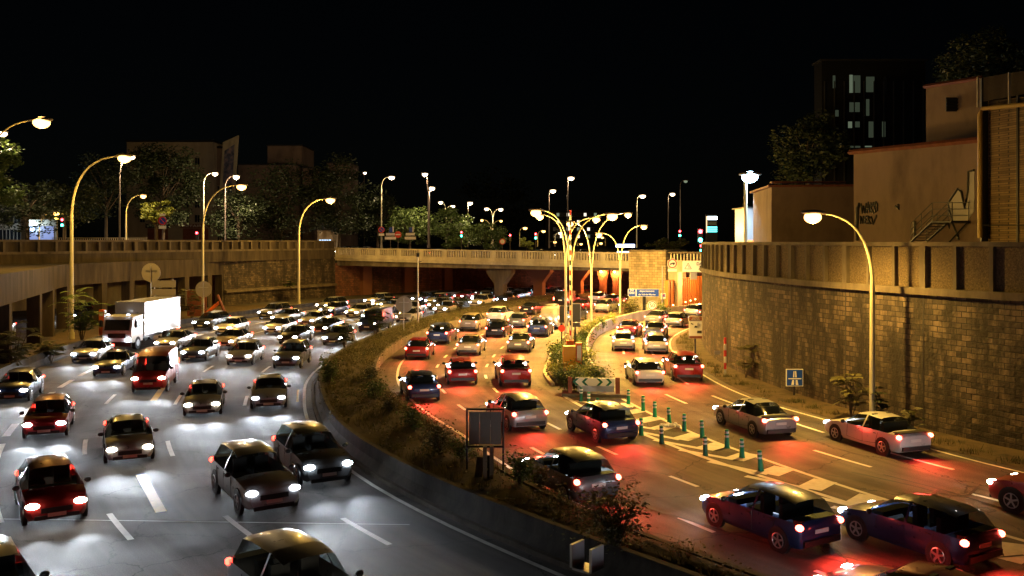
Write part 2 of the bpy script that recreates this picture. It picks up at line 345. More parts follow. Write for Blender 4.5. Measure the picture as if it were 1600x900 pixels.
# paint -------------------------------------------------------------
def lerp_line(a, b, f, n=160):
    a = resample(a, n); b = resample(b, n); return [p.lerp(q, f) for p, q in zip(a, b)]
def cut(pl, a, b):                        # piece of a line between two lengths
    L = 0; out = []
    for p, q in zip(pl, pl[1:]):
        d = (q - p).length
        if L + d > a and L < b:
            if not out: out.append(p.lerp(q, max(0, (a - L) / d)))
            out.append(p.lerp(q, min(1, (b - L) / d)))
        L += d
    return out
def flat(mb, pl, wd, z=.004):
    n = normals(pl); k = len(pl)
    mb.add([(p.x + q.x * wd / 2, p.y + q.y * wd / 2, z) for p, q in zip(pl, n)] + [(p.x - q.x * wd / 2, p.y - q.y * wd / 2, z) for p, q in zip(pl, n)],
           [(i, i + 1, k + i + 1, k + i) for i in range(k - 1)])
def dashes(mb, pl, on, off_, wd, start=0, y0=15, y1=140, z=.004):
    s = start; T = plen(pl)
    while s < T:
        c = cut(pl, s, s + on)
        if len(c) > 1 and y0 < c[0].y < y1: flat(mb, c, wd, z)
        s += on + off_
mb = MB()
dashes(mb, lerp_line(OUT, ML, .2), 3, 1.6, .32)
for f_ in (.4, .6, .8): dashes(mb, lerp_line(OUT, ML, f_), 3, 9, .18, 2)
flat(mb, offset([p for p in ML if 15 < p.y < 140], -.55), .16)
for f_ in (.36, .66): dashes(mb, lerp_line(MR, R2, f_), 1.6, 3.6, .17, 1)
flat(mb, offset([p for p in MR if 12 < p.y < 70], 1.3), .16)
flat(mb, [p for p in R2 if 8 < p.y < 50.5], .24); flat(mb, [p for p in L3 if 8 < p.y < 49], .2)
for f_ in (.36, .68): dashes(mb, lerp_line(L3, R3, f_), 3, 4, .18, 1)
flat(mb, offset([p for p in R3 if 14 < p.y < 100], -.5), .14)
for l, a, r in [((898, 626), (946, 633), (985, 632)), ((917, 637), (970, 646.5), (1004, 641)), ((937, 648), (996, 659), (1029, 652)), ((960, 660), (1026, 671), (1050, 664)),
                ((990, 673), (1062, 687), (1090, 679)), ((1022, 687.5), (1100, 702), (1128, 694)), ((1062, 703), (1147, 718), (1174, 709)), ((1107, 721), (1200, 741), (1226, 731)),
                ((1165, 744), (1264, 764), (1290, 751)), ((1228, 766), (1336, 791), (1363, 775)), ((1300, 792), (1423, 820), (1447, 801)), ((1400, 825), (1533, 853), (1535, 829)), ((1530, 862), (1600, 880), (1590, 850))]:
    A = P(*l).xy; B = P(*a).xy; D = P(*r).xy
    flat(mb, [A, A.lerp(B, .5), B], .3, .006); flat(mb, [B, D], .85, .009)
struct(mb.build('white_road_markings', PAINTW))
mb = MB()
for pts in [[(258, 600), (240, 626)], [(212, 654), (206, 690)], [(220, 742), (252, 800)]]:
    a = P(*pts[0]).xy; b = P(*pts[1]).xy; flat(mb, [a, a.lerp(b, .5), b], .34, .006)
flat(mb, cut(offset(ML, -.9), 52, 56), .12, .006)
struct(mb.build('yellow_road_markings', PAINTY))
mb = MB()
flat(mb, [P(0, 811).xy, P(300, 815).xy, P(640, 820).xy], .05, .005)
struct(mb.build('road_joint', PAINTW))
mb = MB()
for k, pts in enumerate([[(1290, 742), (1370, 756), (1440, 776), (1470, 764)], [(1330, 738), (1420, 758), (1500, 776), (1528, 762)],
                         [(1380, 742), (1480, 768), (1600, 806)], [(1000, 790), (1200, 850), (1400, 898)], [(1420, 868), (1540, 872), (1600, 868)]]):
    c = [P(*q).xy for q in pts]; flat(mb, spline(c, .5), .11, .0125 + k * .0006)
struct(mb.build('skid_marks', TYREM))

# ------------------------------------------------------------------ retaining walls, barriers, median
NJ = [(-.3, 0), (-.3, .12), (-.12, .4), (-.08, .85), (.08, .85), (.12, .4), (.3, .12), (.3, 0)]
t = thing('concrete_barrier', 'long low grey concrete barrier along the outer edge of the left carriageway', 'barrier')
sweep(MB(), offset([p for p in OUT if 18 < p.y < 150], -.4), NJ).build('barrier_wall', BARR, t)
t = thing('median_wall', 'dark sloping concrete wall between the left carriageway and the planted strip', 'barrier')
sweep(MB(), offset([p for p in ML if 10 < p.y < 145], .35), [(-.35, 0), (-.3, .15), (-.12, .4), (-.08, .84), (.12, .84), (.12, 0)]).build('barrier_wall', BARR, t)
sweep(MB(), offset([p for p in ML if 10 < p.y < 145], .35), [(-.5, 0), (-.5, .14), (-.352, .15), (-.352, 0)]).build('kerb', CONC, t)
t = thing('curved_retaining_wall', 'low curved concrete wall holding the planted strip above the middle carriageway', 'wall')
sweep(MB(), offset([p for p in MR if 10 < p.y < 136], -.12), [(-.12, 0), (-.12, .72), (.1, .72), (.12, 0)]).build('wall_face', CONC, t)
mb = MB()
a = resample(offset([p for p in ML if 10 < p.y < 140], .48), 120); b = resample(offset([p for p in MR if 10 < p.y < 133], -.25), 120)
rows = 7; vs = []
for i in range(120):
    for j in range(rows):
        f_ = j / (rows - 1); p = a[i].lerp(b[i], f_); vs.append((p.x, p.y, .66 + (0 if j in (0, rows - 1) else random.uniform(-.05, .2))))
mb.add(vs, [(i * rows + j, i * rows + j + 1, (i + 1) * rows + j + 1, (i + 1) * rows + j) for i in range(119) for j in range(rows - 1)])
MEDSOIL = struct(mb.build('median_soil', SOIL, smooth=True))
# second planted island between the middle and the right carriageway
i2 = [p for p in R2 if 52 < p.y < 112]; i3 = [p for p in L3 if 52 < p.y < 104]
t = thing('island_kerb', 'pale kerb round the planted island between the two red lit roads', 'kerb')
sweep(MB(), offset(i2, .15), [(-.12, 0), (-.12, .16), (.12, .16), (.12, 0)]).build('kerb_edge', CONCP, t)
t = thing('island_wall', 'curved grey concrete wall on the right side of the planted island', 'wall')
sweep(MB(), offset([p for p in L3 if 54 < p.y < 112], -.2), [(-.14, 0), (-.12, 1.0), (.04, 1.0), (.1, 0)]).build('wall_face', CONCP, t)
struct(ribbon(MB(), offset(i2, .28), offset(i3, -.34), .3, 50).build('island_soil', SOIL))
t = thing('guard_rail', 'steel guard rail curving along the green island to its pointed end', 'guard rail')
gl = [p for p in offset(R2, 1.0) if 52.5 < p.y < 66]
sweep(MB(), gl, [(-.04, .62), (.02, .7), (-.04, .78), (.02, .86), (-.04, .94), (-.07, .94), (-.02, .86), (-.07, .78), (-.02, .7), (-.07, .62)]).build('rail_beam', CONCP, t)
for p in gl[::2]: MB().box((p.x + .1, p.y, .55), (.1, .1, .8)).build('rail_post', DARKM, t)

# right hand high wall
t = thing('stone_retaining_wall', 'high dark stone block wall with panelled concrete top on the right', 'wall')
sweep(MB(), WALL, [(0, 0), (-.0, 6.1), (.6, 6.1), (.6, 0)]).build('masonry_face', STONE, t)
sweep(MB(), WALL, [(-.22, 6.1), (-.22, 6.42), (.6, 6.42), (.6, 6.1)]).build('ledge', CONC, t)
sweep(MB(), WALL, [(.12, 6.42), (.12, 8.3), (.4, 8.3), (.4, 6.42)]).build('panel_infill', PEB, t)
sweep(MB(), WALL, [(-.06, 8.3), (-.06, 8.5), (.5, 8.5), (.5, 8.3)]).build('coping', CONC, t)
s_ = 1.0; T = plen(WALL); k = 0
while s_ < T:
    c = cut(WALL, s_, s_ + .2)
    if len(c) > 1:
        d = (c[-1] - c[0]); a_ = math.atan2(d.y, d.x); n = Vector((d.y, -d.x)).normalized()
        wd = .34 if k % 3 == 0 else .17
        MB().box((c[0].x + n.x * .06, c[0].y + n.y * .06, 7.36), (wd, .3, 1.88), a_).build('panel_post', CONC, t)
        if k % 3 == 0: MB().box((c[0].x - n.x * .005, c[0].y - n.y * .005, 3.05), (.05, .02, 6.08), a_).build('joint_strip', SKIDC, t)
    s_ += 1.75; k += 1
struct(ribbon(MB(), offset(WALL, .6), [p + Vector((160, 40)) for p in WALL], 7.0, 60).build('right_terrace', GROUND))

# left: gallery, upper street
def walk(pl, ds):
    for s in ds:
        c = cut(pl, s, s + .4); d = c[-1] - c[0]; yield c[0], math.atan2(d.y, d.x)
t = thing('gallery_deck', 'concrete gallery with a deep fascia beam carried on dark pillars at left', 'gallery')
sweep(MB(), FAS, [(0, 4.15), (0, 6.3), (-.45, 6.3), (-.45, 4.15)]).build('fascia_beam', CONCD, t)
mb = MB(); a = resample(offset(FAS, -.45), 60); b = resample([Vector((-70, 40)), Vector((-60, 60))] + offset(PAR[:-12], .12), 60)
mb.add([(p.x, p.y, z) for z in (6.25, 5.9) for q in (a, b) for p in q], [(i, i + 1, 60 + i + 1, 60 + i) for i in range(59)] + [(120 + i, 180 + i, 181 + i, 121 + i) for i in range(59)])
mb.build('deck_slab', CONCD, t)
for yy in (36, 44, 52, 63, 74, 81, 88, 94.6, 100.2, 106, 112, 117.3, 119.6):
    p = min(FAS, key=lambda q: abs(q.y - yy)); i = FAS.index(p); d = FAS[min(i + 1, len(FAS) - 1)] - FAS[i - 1]
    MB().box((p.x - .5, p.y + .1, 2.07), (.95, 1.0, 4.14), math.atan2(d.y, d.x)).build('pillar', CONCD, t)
t = thing('street_parapet', 'long concrete parapet with recessed panels edging the upper street at left', 'parapet')
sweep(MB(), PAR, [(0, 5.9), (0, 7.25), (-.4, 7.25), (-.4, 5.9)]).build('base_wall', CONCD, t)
sweep(MB(), PAR, [(.14, 7.25), (.14, 7.5), (-.4, 7.5), (-.4, 7.25)]).build('ledge', CONC, t)
sweep(MB(), PAR, [(-.14, 7.5), (-.14, 8.5), (-.3, 8.5), (-.3, 7.5)]).build('panel_infill', CONCD, t)
sweep(MB(), PAR, [(.08, 8.5), (.08, 8.72), (-.4, 8.72), (-.4, 8.5)]).build('coping', CONC, t)
for i, (p, a_) in enumerate(walk(PAR, [x * 1.9 + .3 for x in range(int(plen(PAR) / 1.9))])):
    wd = .5 if i % 5 == 0 else .26
    MB().box((p.x + math.sin(a_) * .12, p.y - math.cos(a_) * .12, 8.0), (wd, .3, .998), a_).build('panel_post', CONC, t)
t = thing('left_stone_wall', 'stone block wall below the parapet reaching the bridge on its left', 'wall')
sweep(MB(), STW, [(.12, 0), (.0, 7.24), (-.5, 7.24), (-.5, 0)]).build('masonry_face', STONE, t)
sweep(MB(), STW, [(.5, 1.7), (.5, 1.95), (.05, 2.1), (.05, 1.7)]).build('ledge', CONC, t)
mb = MB(); a = resample(offset(PAR, -.4), 60); b = [p + Vector((-160, 30)) for p in a]
mb.add([(p.x, p.y, 7.4) for q in (a, b) for p in q], [(i, i + 1, 61 + i, 60 + i) for i in range(59)]); struct(mb.build('left_upper_street', GROUND))
# back wall of side road
t = thing('side_road_wall', 'rear wall of the covered side road behind the pillars', 'wall')
sweep(MB(), [Vector((-60, 36)), Vector((-66, 60)), Vector((-67, 80)), Vector((-64, 105)), Vector((-50, 128)), Vector((-39, 122))], [(0, 0), (0, 5.9), (-.5, 5.9), (-.5, 0)]).build('wall_face', CONCP, t)

# ------------------------------------------------------------------ bridge
def bp_(s, n=0.0): p = BA + BD * s + BN * n; return p
BL = (BB - BA).length; ba = math.atan2(BD.y, BD.x)
def slope(s): return 7.62 - .46 * s / BL          # top of the balustrade
t = thing('road_bridge', 'long concrete bridge with balustrade lit yellow by street lamps across the roads', 'bridge')
def bbox(mb, s0, s1, n0, n1, z0a, z0b, z1a, z1b):
    v = []
    for s, z0, z1 in ((s0, z0a, z1a), (s1, z0b, z1b)):
        for n in (n0, n1):
            p = bp_(s, n); v += [(p.x, p.y, z0), (p.x, p.y, z1)]
    return mb.add(v, [(0, 4, 5, 1), (2, 3, 7, 6), (0, 1, 3, 2), (4, 6, 7, 5), (1, 5, 7, 3), (0, 2, 6, 4)])
def band(name, m, n0, n1, z0, z1, s0=0, s1=BL, bot=None):
    mb = MB(); bbox(mb, s0, s1, n0, n1, slope(s0) + z0 if bot is None else bot, slope(s1) + z0 if bot is None else bot, slope(s0) + z1, slope(s1) + z1)
    return mb.build(name, m, t)
band('main_beam', CONC, .45, 1.2, 0, -2.0, bot=4.8)
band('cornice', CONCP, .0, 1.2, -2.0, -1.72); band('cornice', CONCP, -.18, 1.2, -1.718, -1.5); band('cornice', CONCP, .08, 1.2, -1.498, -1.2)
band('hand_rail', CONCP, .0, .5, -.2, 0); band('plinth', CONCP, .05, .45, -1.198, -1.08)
band('deck', CONCD, 1.21, 22, -2.2, -1.25)
s_ = 0; 
while s_ < BL - 1:
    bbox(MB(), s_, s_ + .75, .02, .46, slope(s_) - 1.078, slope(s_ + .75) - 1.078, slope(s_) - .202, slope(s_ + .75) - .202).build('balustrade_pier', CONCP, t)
    mb = MB(); nb = 8; L_ = 4.2 - .75; e_ = min(L_, BL - s_ - .75)
    for k in range(nb):
        x = s_ + .75 + (k + .5) * L_ / nb
        if x < BL - .1: bbox(mb, x - .11, x + .11, .12, .36, slope(x) - 1.078, slope(x) - 1.078, slope(x) - .202, slope(x) - .202)
    if mb.v: mb.build('baluster_row', CONCP, t)
    s_ += 4.2
for n_ in (4, 8, 12, 16, 20): 
    mb = MB(); bbox(mb, 0, BL, n_, n_ + .6, 4.9, 4.8, 5.4, 5.0); mb.build('deck_beam', REDST, t)
# piers: haunched portal frames in rows
def pier(s, n, m, w_=1.5, haunch=1.3):
    mb = MB(); p = bp_(s, n)
    q = MB(); poly = [(-w_ / 2, 0), (w_ / 2, 0), (w_ / 2, 2.6), (w_ / 2 + haunch, 4.2), (w_ / 2 + haunch, 4.78), (-w_ / 2 - haunch, 4.78), (-w_ / 2 - haunch, 4.2), (-w_ / 2, 2.6)]
    q.slab(poly, -.5, .5); o = q.build('pier', m, t); o.location = (p.x, p.y, 0); o.rotation_euler = (0, 0, ba)
px0 = (Vector((2.6, 127)) - BA).dot(BD)
for n_ in (1.6, 9, 17): pier(29.5 + n_ * .25, n_, CONCD if n_ < 3 else REDST)
for s, n_ in ((37, 19), (39, 19.5), (44.5, 20), (46.5, 20.5)): pier(s, n_, REDST, .8, .5)
for s, n_ in ((37, 18.3), (39, 18.8), (44.5, 19.3), (46.5, 19.8)):
    p = bp_(s, n_); l = thing('tunnel_lamp', f'small orange lamp under the bridge, {["first","second","third","fourth"][(37,39,44.5,46.5).index(s)]} from the left on the red columns', 'lamp', (p.x, p.y, 4.1), 0, 'orange lamps under the bridge')
    MB().box((0, .2, .05), (.3, .3, .12)).build('bracket', DARKM, l); MB().ball((0, 0, -.1), .2).build('bulb', E_ORS, l)
    d = bpy.data.lights.new('orange_glow', 'POINT'); d.energy = 1500; d.color = (1, .32, .06); d.shadow_soft_size = .2
    o = bpy.data.objects.new('lamp_light', d); C.objects.link(o); o.parent = l; o.location = (0, -.4, -.2)
# stone pier tower and right span
sT = (Vector((14.9, 112.4)) - BA).dot(BD)
def bquad(name, m, s0, s1, n0, n1, z0, z1, par=None):
    c = bp_((s0 + s1) / 2, (n0 + n1) / 2); mb = MB()
    L_, D_, H_ = s1 - s0, n1 - n0, z1 - z0
    v = [(x, y, z) for z in (0, H_) for y in (-D_ / 2, D_ / 2) for x in (-L_ / 2, L_ / 2)]
    fs = [(0, 1, 5, 4), (1, 3, 7, 5), (3, 2, 6, 7), (2, 0, 4, 6), (4, 5, 7, 6)]
    ln = [L_, D_, L_, D_]; uv = [((0, 0), (q, 0), (q, H_), (0, H_)) for q in ln] + [((0, 0), (L_, 0), (L_, D_), (0, D_))]
    mb.add(v, fs, uv); o = mb.build(name, m, par); o.location = (c.x, c.y, z0); o.rotation_euler = (0, 0, ba); return o
bquad('stone_pier', STONEP, BL, BL + 4.9, -.5, 6, 0, 7.3, t)
bquad('pier_cap', CONC, BL - .1, BL + 5, -.6, 6.1, 7.3, 7.5, t)
for (a_, b_, z0, z1, n0, m_) in ((BL + 4.95, BL + 20, 4.85, 6.0, .1, CONCP), (BL + 4.95, BL + 20, 6.0, 6.25, -.1, CONCP), (BL + 4.95, BL + 20, 7.1, 7.3, -.02, CONC)):
    bquad('span_beam', m_, a_, b_, n0, 1.0, z0, z1, t)
bquad('deck', CONCD, BL + 4.95, BL + 20, 1.01, 22, 4.95, 6.2, t)
mb = MB()
for k in range(22):
    p = bp_(BL + 5.3 + k * .42, .3); mb.box((p.x, p.y, 6.675), (.16, .2, .848), ba)
mb.build('baluster_row', CONCP, t)
bquad('jamb', CONCP, BL + 4.95, BL + 6.2, .12, 1.6, 0, 4.84, t)
bquad('back_wall', REDST, -6, 60, 24.5, 25, 0, 6.0, t)
struct(MB().add([(-300, 165, 6.05), (BA.x + BN.x * 22 , BA.y + BN.y * 22, 6.1), (bp_(BL + 20, 22).x, bp_(BL + 20, 22).y, 6.1), (300, 120, 6.05), (600, 900, 6.05), (-600, 900, 6.05)], [(0, 1, 2, 3, 4, 5)]).build('upper_street', GROUND))
# side wall continuing under the bridge on the left
t = thing('underpass_wall', 'dark red lit masonry wall with pilasters under the left end of the bridge', 'wall')
UW = spline([(-27.6, 139.7), (-19, 150), (-8, 161), (6, 171)])
sweep(MB(), UW, [(.1, 0), (0, 5.2), (-.5, 5.2), (-.5, 0)]).build('masonry_face', REDST, t)
for p, a_ in walk(UW, [6, 15, 24, 33]): MB().box((p.x + .2, p.y - .2, 2.5), (1.9, 1.2, 5.0), a_).build('pilaster', REDST, t)
# orange panelled wall inside the right opening
t = thing('orange_panel_wall', 'orange planked panel wall inside the underpass right of the stone pier', 'wall')
OW = [Vector((18.4, 106.6)), Vector((21, 112)), Vector((24, 119)), Vector((28.5, 127))]
sweep(MB(), OW, [(.1, 0), (.1, 3.9), (-.2, 3.9), (-.2, 0)]).build('panel', ORANGE, t)
for p, a_ in walk(OW, [x * 1.2 for x in range(17)]): MB().box((p.x + .14, p.y - .05, 1.95), (.1, .1, 3.88), a_).build('batten', ORANGE, t)
for p, a_ in walk(OW, [1.5, 4.5, 7.5, 10.5, 13.5]): MB().ball((p.x + .35, p.y - .1, .9), .09).build('marker_light', E_MARK, t)
for p, a_ in walk(OW, [4, 12]):
    d = bpy.data.lights.new('wall_glow', 'POINT'); d.energy = 2500; d.color = (1, .45, .12); d.shadow_soft_size = .2
    o = bpy.data.objects.new('lamp_light', d); C.objects.link(o); o.parent = t; o.location = (p.x + 3, p.y - 1.5, 4.2)

# ------------------------------------------------------------------ street lamps
SOD = (1, .56, .1); WARM = (1, .72, .42); BLUE = (.6, .82, 1)
def light(name, par, loc, col, e, r=.25, kind='POINT', **kw):
    d = bpy.data.lights.new(name, kind); d.energy = e; d.color = col; d.shadow_soft_size = r
    for k, v in kw.items(): setattr(d, k, v)
    o = bpy.data.objects.new('lamp_light', d); C.objects.link(o); o.parent = par; o.location = loc; return o
def arm_pts(x0, z0, x1, z1, y1=0, n=12):
    out = []
    for i in range(n + 1):
        t = i / n; q = (1 - t) ** 2; r_ = 2 * t * (1 - t); s = t * t
        out.append((x0 * q + (x0 + (x1 - x0) * .06) * r_ + x1 * s, y1 * s, z0 * q + z1 * r_ + (z1) * s))
    return out
def street_lamp(label, base, heads, col=SOD, em=None, e=2000, pole=POLE, r=.1, bulb=.24, pf=.2, split=None, group=None, name='street_lamp'):
    em = em or {SOD: E_SOD, WARM: E_WARM, BLUE: E_BLUE}[col]
    t = thing(name, label, 'street lamp', base, 0, group); b = Vector(base)
    MB().tube([(0, 0, 0), (0, 0, .6)], [r * 1.7, r * 1.6], 10).build('base', pole, t, True)
    top = min(h.z for h in heads) - b.z
    hs = [h - b for h in heads]
    reach = max(abs(h.x) for h in hs)
    zs = split if split else max(1, top - reach * 1.15) if reach > .3 else top - .1
    MB().tube([(0, 0, .6), (0, 0, zs)], [r * 1.25, r * .95], 12).build('pole', pole, t, True)
    for h in hs:
        s = 1 if h.x >= 0 else -1
        off = s * r * .9 if len(hs) > 1 else 0
        if reach > .3:
            m = MB().tube(arm_pts(off, zs, h.x, h.z + .12, h.y), [r * .78 - i * r * .03 for i in range(13)], 8); m.build('arm', pole, t, True)
        hd = MB(); hd.ball((h.x + s * bulb * .6, h.y, h.z + .16), (bulb * 1.9, bulb * .95, bulb * .4), 12, 7); hd.build('lamp_head', HEAD, t, True)
        MB().ball((h.x + s * bulb * .6, h.y, h.z - .08), (bulb * 1.35, bulb * 1.1, bulb * .95), 14, 9).build('lamp_lens', em, t, True)
        if e:
            e_ = e * (1.0 if col != WARM else 1.2)
            light('street_light', t, (h.x + s * bulb * .6, h.y, h.z - bulb - .12), col, e_ * pf, .18)
            light('street_light', t, (h.x + s * bulb * .6, h.y, h.z - bulb - .1), col, e_, .18, 'SPOT', spot_size=R(158), spot_blend=.6)
    return t
def lb(px, py): p = P(px, py); return (p.x, p.y, 0)
def near(px, py, heads, label, **k):
    b = lb(px, py); return street_lamp(label, b, [W(x, y, b[1]) for x, y in heads], **k)
near(1363, 664, [(1276, 337)], 'pale yellow curved street lamp standing before the right stone wall', e=6800, r=.11, bulb=.3)
near(892, 570, [(841, 331), (953, 337)], 'nearest twin arm street lamp on the green island', e=10500, bulb=.27, r=.1)
near(884, 521, [(846, 338), (929, 342)], 'second twin arm street lamp behind the nearest one on the island', e=12000, bulb=.26)
near(924, 508, [(893, 349), (979, 335)], 'slim twin arm street lamp right of the island pair', e=15000, pf=.6, bulb=.26)
near(969, 494, [(938, 366), (1004, 354)], 'twin arm street lamp directly left of the stone bridge pier', e=7500, pf=.6, bulb=.26)
near(112, 530, [(190, 246)], 'tall curved street lamp left of all, beside the leafy shrub and pillars', e=6500, pf=.08, r=.14, bulb=.42)
near(317, 497, [(374, 291)], 'tall curved street lamp before the gallery beam and round sign back', e=7000, pf=.1, r=.13, bulb=.4)
near(467, 478, [(513, 312)], 'tall curved street lamp before the left stone block wall', e=9000, pf=.8, r=.14, bulb=.45)
def far(px, Y, heads, label, z=7.3, **k):
    b = W(px, 385, Y); return street_lamp(label, (b.x, Y, z), [W(x, y, Y) for x, y in heads], **k)
FG = 'street lamps along the upper streets'
far(-25, 72, [(59, 190)], 'large orange lamp hanging high at the upper left edge', e=5000, r=.13, bulb=.5, z=6.3)
far(-60, 110, [(1, 208)], 'white lamp among bright leaves at the left edge', col=WARM, e=5000, bulb=.4)
far(187, 120, [(190, 250), (204, 245)], 'tall dark post lamp behind the leftmost curved lamp', col=WARM, e=3000, pole=POLED, bulb=.3)
far(61, 130, [(86, 333)], 'low yellow curved lamp among the left tree trunks', e=1500, bulb=.3)
far(197, 130, [(222, 306)], 'small curved lamp lighting the yellow leaves', e=3500, bulb=.3)
far(318, 150, [(334, 271)], 'slender lamp before the apartment facade', col=WARM, e=16000, bulb=.35)
far(352, 155, [(367, 276)], 'white lamp touching the tall hoarding', col=WARM, e=16000, bulb=.4, pole=POLED)
far(596, 175, [(610, 277)], 'yellow lamp above the round no parking sign', col=WARM, e=5000, bulb=.42)
far(670, 180, [(666, 272), (673, 294)], 'thick tall post with two stacked lamps over the bridge', col=WARM, e=4500, bulb=.42, r=.2, pole=POLED)
far(697, 230, [(690, 316), (706, 322)], 'far twin lamp peeking over the lit tree', col=WARM, e=1500, bulb=.4)
far(731, 200, [(733, 317)], 'thin dark post lamp left of the round bush', col=WARM, e=4500, bulb=.4, pole=POLED)
far(770, 210, [(762, 326), (781, 327)], 'pale twin lamp behind the round bush', col=WARM, e=3000, bulb=.38)
far(768, 190, [(754, 344), (782, 345)], 'small low twin lamp below the pale twin lamp', e=700, bulb=.22)
far(858, 170, [(862, 298)], 'tall white lamp left of the highest post', col=WARM, e=3000, pole=POLED, bulb=.4)
far(887, 165, [(890, 278)], 'highest white lamp above the middle of the bridge', col=WARM, e=3000, pole=POLED, bulb=.42)
far(812, 230, [(819, 356)], 'small far lamp left of the traffic signal', e=600, bulb=.4)
far(840, 230, [(848, 361)], 'small far lamp right of the traffic signal', e=600, bulb=.36)
far(867, 240, [(874, 364)], 'faint far lamp beside the office lights', e=500, bulb=.32, col=WARM)
far(858, 250, [(866, 378)], 'lowest far lamp just above the balustrade', e=400, bulb=.32)
far(902, 260, [(907, 381)], 'tiny lamp low between island posts', e=300, bulb=.3)
far(901, 300, [(902, 370)], 'tiniest distant lamp between the island posts', e=300, bulb=.28)
far(933, 240, [(938, 380)], 'short lamp just right of the third twin lamp post', e=500, bulb=.3)
far(946, 270, [(942, 371)], 'distant yellow lamp above the short lamp', e=300, bulb=.3)
far(995, 175, [(1002, 306)], 'curved white lamp above the stone pier', col=WARM, e=2500, bulb=.42)
far(1044, 185, [(1049, 303)], 'straight grey lamp right of the curved white lamp', col=WARM, e=2000, bulb=.38, pole=POLED)
far(1063, 190, [(1070, 283)], 'tall unlit grey post with a faint head', col=WARM, em=E_OFF, e=0, bulb=.3, pole=POLED)
far(569, 260, [(569, 270)], 'tiny lone lamp high above the dark trees', e=0, bulb=.35, col=WARM, pole=POLED)
far(1165, 74, [(1166, 275)], 'brilliant blue white floodlight on a post above the right wall', col=BLUE, e=14000, bulb=.5, r=.13, z=7)

# ------------------------------------------------------------------ plants
def leaf(mb, p, s, up=.3):
    a = Vector((random.gauss(0, 1), random.gauss(0, 1), random.gauss(0, 1) * up)).normalized() * s
    b = a.cross(Vector((random.gauss(0, 1), random.gauss(0, 1), random.gauss(0, 1) + 1))).normalized() * s * .55
    mb.add([p - a * .5, p + b * .5, p + a * .6, p - b * .5], [(0, 1, 2, 3)])
def cloud(mb, c, rad, n, size, clumps=22):
    c = Vector(c)
    for k in range(clumps):
        while True:
            d = Vector([random.uniform(-1, 1) for _ in range(3)])
            if .25 < d.length < 1: break
        cc = c + Vector((d.x * rad[0], d.y * rad[1], d.z * rad[2])); r_ = min(rad) * random.uniform(.22, .48)
        for _ in range(n // clumps):
            q = Vector([random.gauss(0, 1) for _ in range(3)]).normalized() * r_ * random.uniform(.5, 1.15)
            leaf(mb, cc + Vector((q.x * 1.2, q.y * 1.2, q.z * .7)), size * random.uniform(.6, 1.3))
def tree(name, label, base, h, rad, m, n=3500, size=.35, cz=None, group='trees on the upper streets', clumps=24, tr=.25):
    t = thing(name, label, 'tree', base, 0, group); cz = cz or h - rad[2]
    mb = MB(); mb.tube([(0, 0, -.3), (.1, 0, cz * .4), (0, .1, cz * .8), (0, 0, cz + rad[2] * .5)], [tr * 1.3, tr, tr * .75, tr * .2], 8)
    for k in range(7):
        a = random.uniform(0, 6.28); z0 = cz * random.uniform(.5, .95)
        mb.tube([(0, 0, z0), (math.cos(a) * rad[0] * .35, math.sin(a) * rad[1] * .35, z0 + rad[2] * .4), (math.cos(a) * rad[0] * .75, math.sin(a) * rad[1] * .75, z0 + rad[2] * .8)], [tr * .5, tr * .3, tr * .08], 6)
    mb.build('trunk', BARK, t, True)
    c = MB(); cloud(c, (0, 0, cz), rad, int(n * 1.9), size * 1.15, int(clumps * 1.5)); c.build('crown', m, t); return t
def tpx(name, label, px, top, bot, wpx, Y, m, z=7.3, **k):     # crown seen between rows top..bot, wpx wide
    s = Y / F; b = W(px, 385, Y); rx = wpx * s / 2; rz = (bot - top) * s / 2; h = H - (top - HY) * s - z
    return tree(name, label, (b.x, Y, z), h, (rx, rx * .9, rz), m, cz=h - rz, **k)
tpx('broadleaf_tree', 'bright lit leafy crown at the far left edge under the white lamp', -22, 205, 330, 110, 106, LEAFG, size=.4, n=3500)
tpx('broadleaf_tree', 'forked dark tree with the bright wall behind its trunk', 42, 285, 362, 95, 118, LEAFD, size=.35, n=1800)
tpx('broadleaf_tree', 'dark tree beside the low yellow lamp', 100, 275, 350, 110, 135, LEAFD, size=.4, n=2500)
tpx('broadleaf_tree', 'dark tree immediately left of the thin post lamp', 165, 235, 345, 90, 150, LEAFD, size=.4, n=2500)
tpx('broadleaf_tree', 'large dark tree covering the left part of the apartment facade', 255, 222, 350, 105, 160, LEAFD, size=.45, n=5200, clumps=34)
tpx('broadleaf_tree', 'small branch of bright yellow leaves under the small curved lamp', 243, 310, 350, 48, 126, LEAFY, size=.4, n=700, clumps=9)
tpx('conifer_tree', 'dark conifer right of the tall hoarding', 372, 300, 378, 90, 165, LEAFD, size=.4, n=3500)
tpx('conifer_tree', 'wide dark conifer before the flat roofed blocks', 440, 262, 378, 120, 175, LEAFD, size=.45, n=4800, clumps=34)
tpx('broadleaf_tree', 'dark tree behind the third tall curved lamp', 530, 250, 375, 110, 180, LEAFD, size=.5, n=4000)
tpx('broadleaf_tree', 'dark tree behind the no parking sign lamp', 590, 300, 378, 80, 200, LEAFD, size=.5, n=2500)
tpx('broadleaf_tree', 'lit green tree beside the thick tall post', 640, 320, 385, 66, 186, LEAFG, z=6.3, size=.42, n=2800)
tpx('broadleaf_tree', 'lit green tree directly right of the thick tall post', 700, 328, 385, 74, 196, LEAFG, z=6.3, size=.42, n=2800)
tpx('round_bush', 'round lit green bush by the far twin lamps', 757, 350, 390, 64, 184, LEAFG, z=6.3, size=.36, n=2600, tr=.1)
tpx('broadleaf_tree', 'black tree mass high behind the bridge centre', 770, 268, 370, 150, 330, LEAFD, size=.9, n=3000)
tpx('broadleaf_tree', 'dark tree in front of the dim office tower', 1262, 180, 290, 120, 110, LEAFD, z=7, size=.4, n=3500)
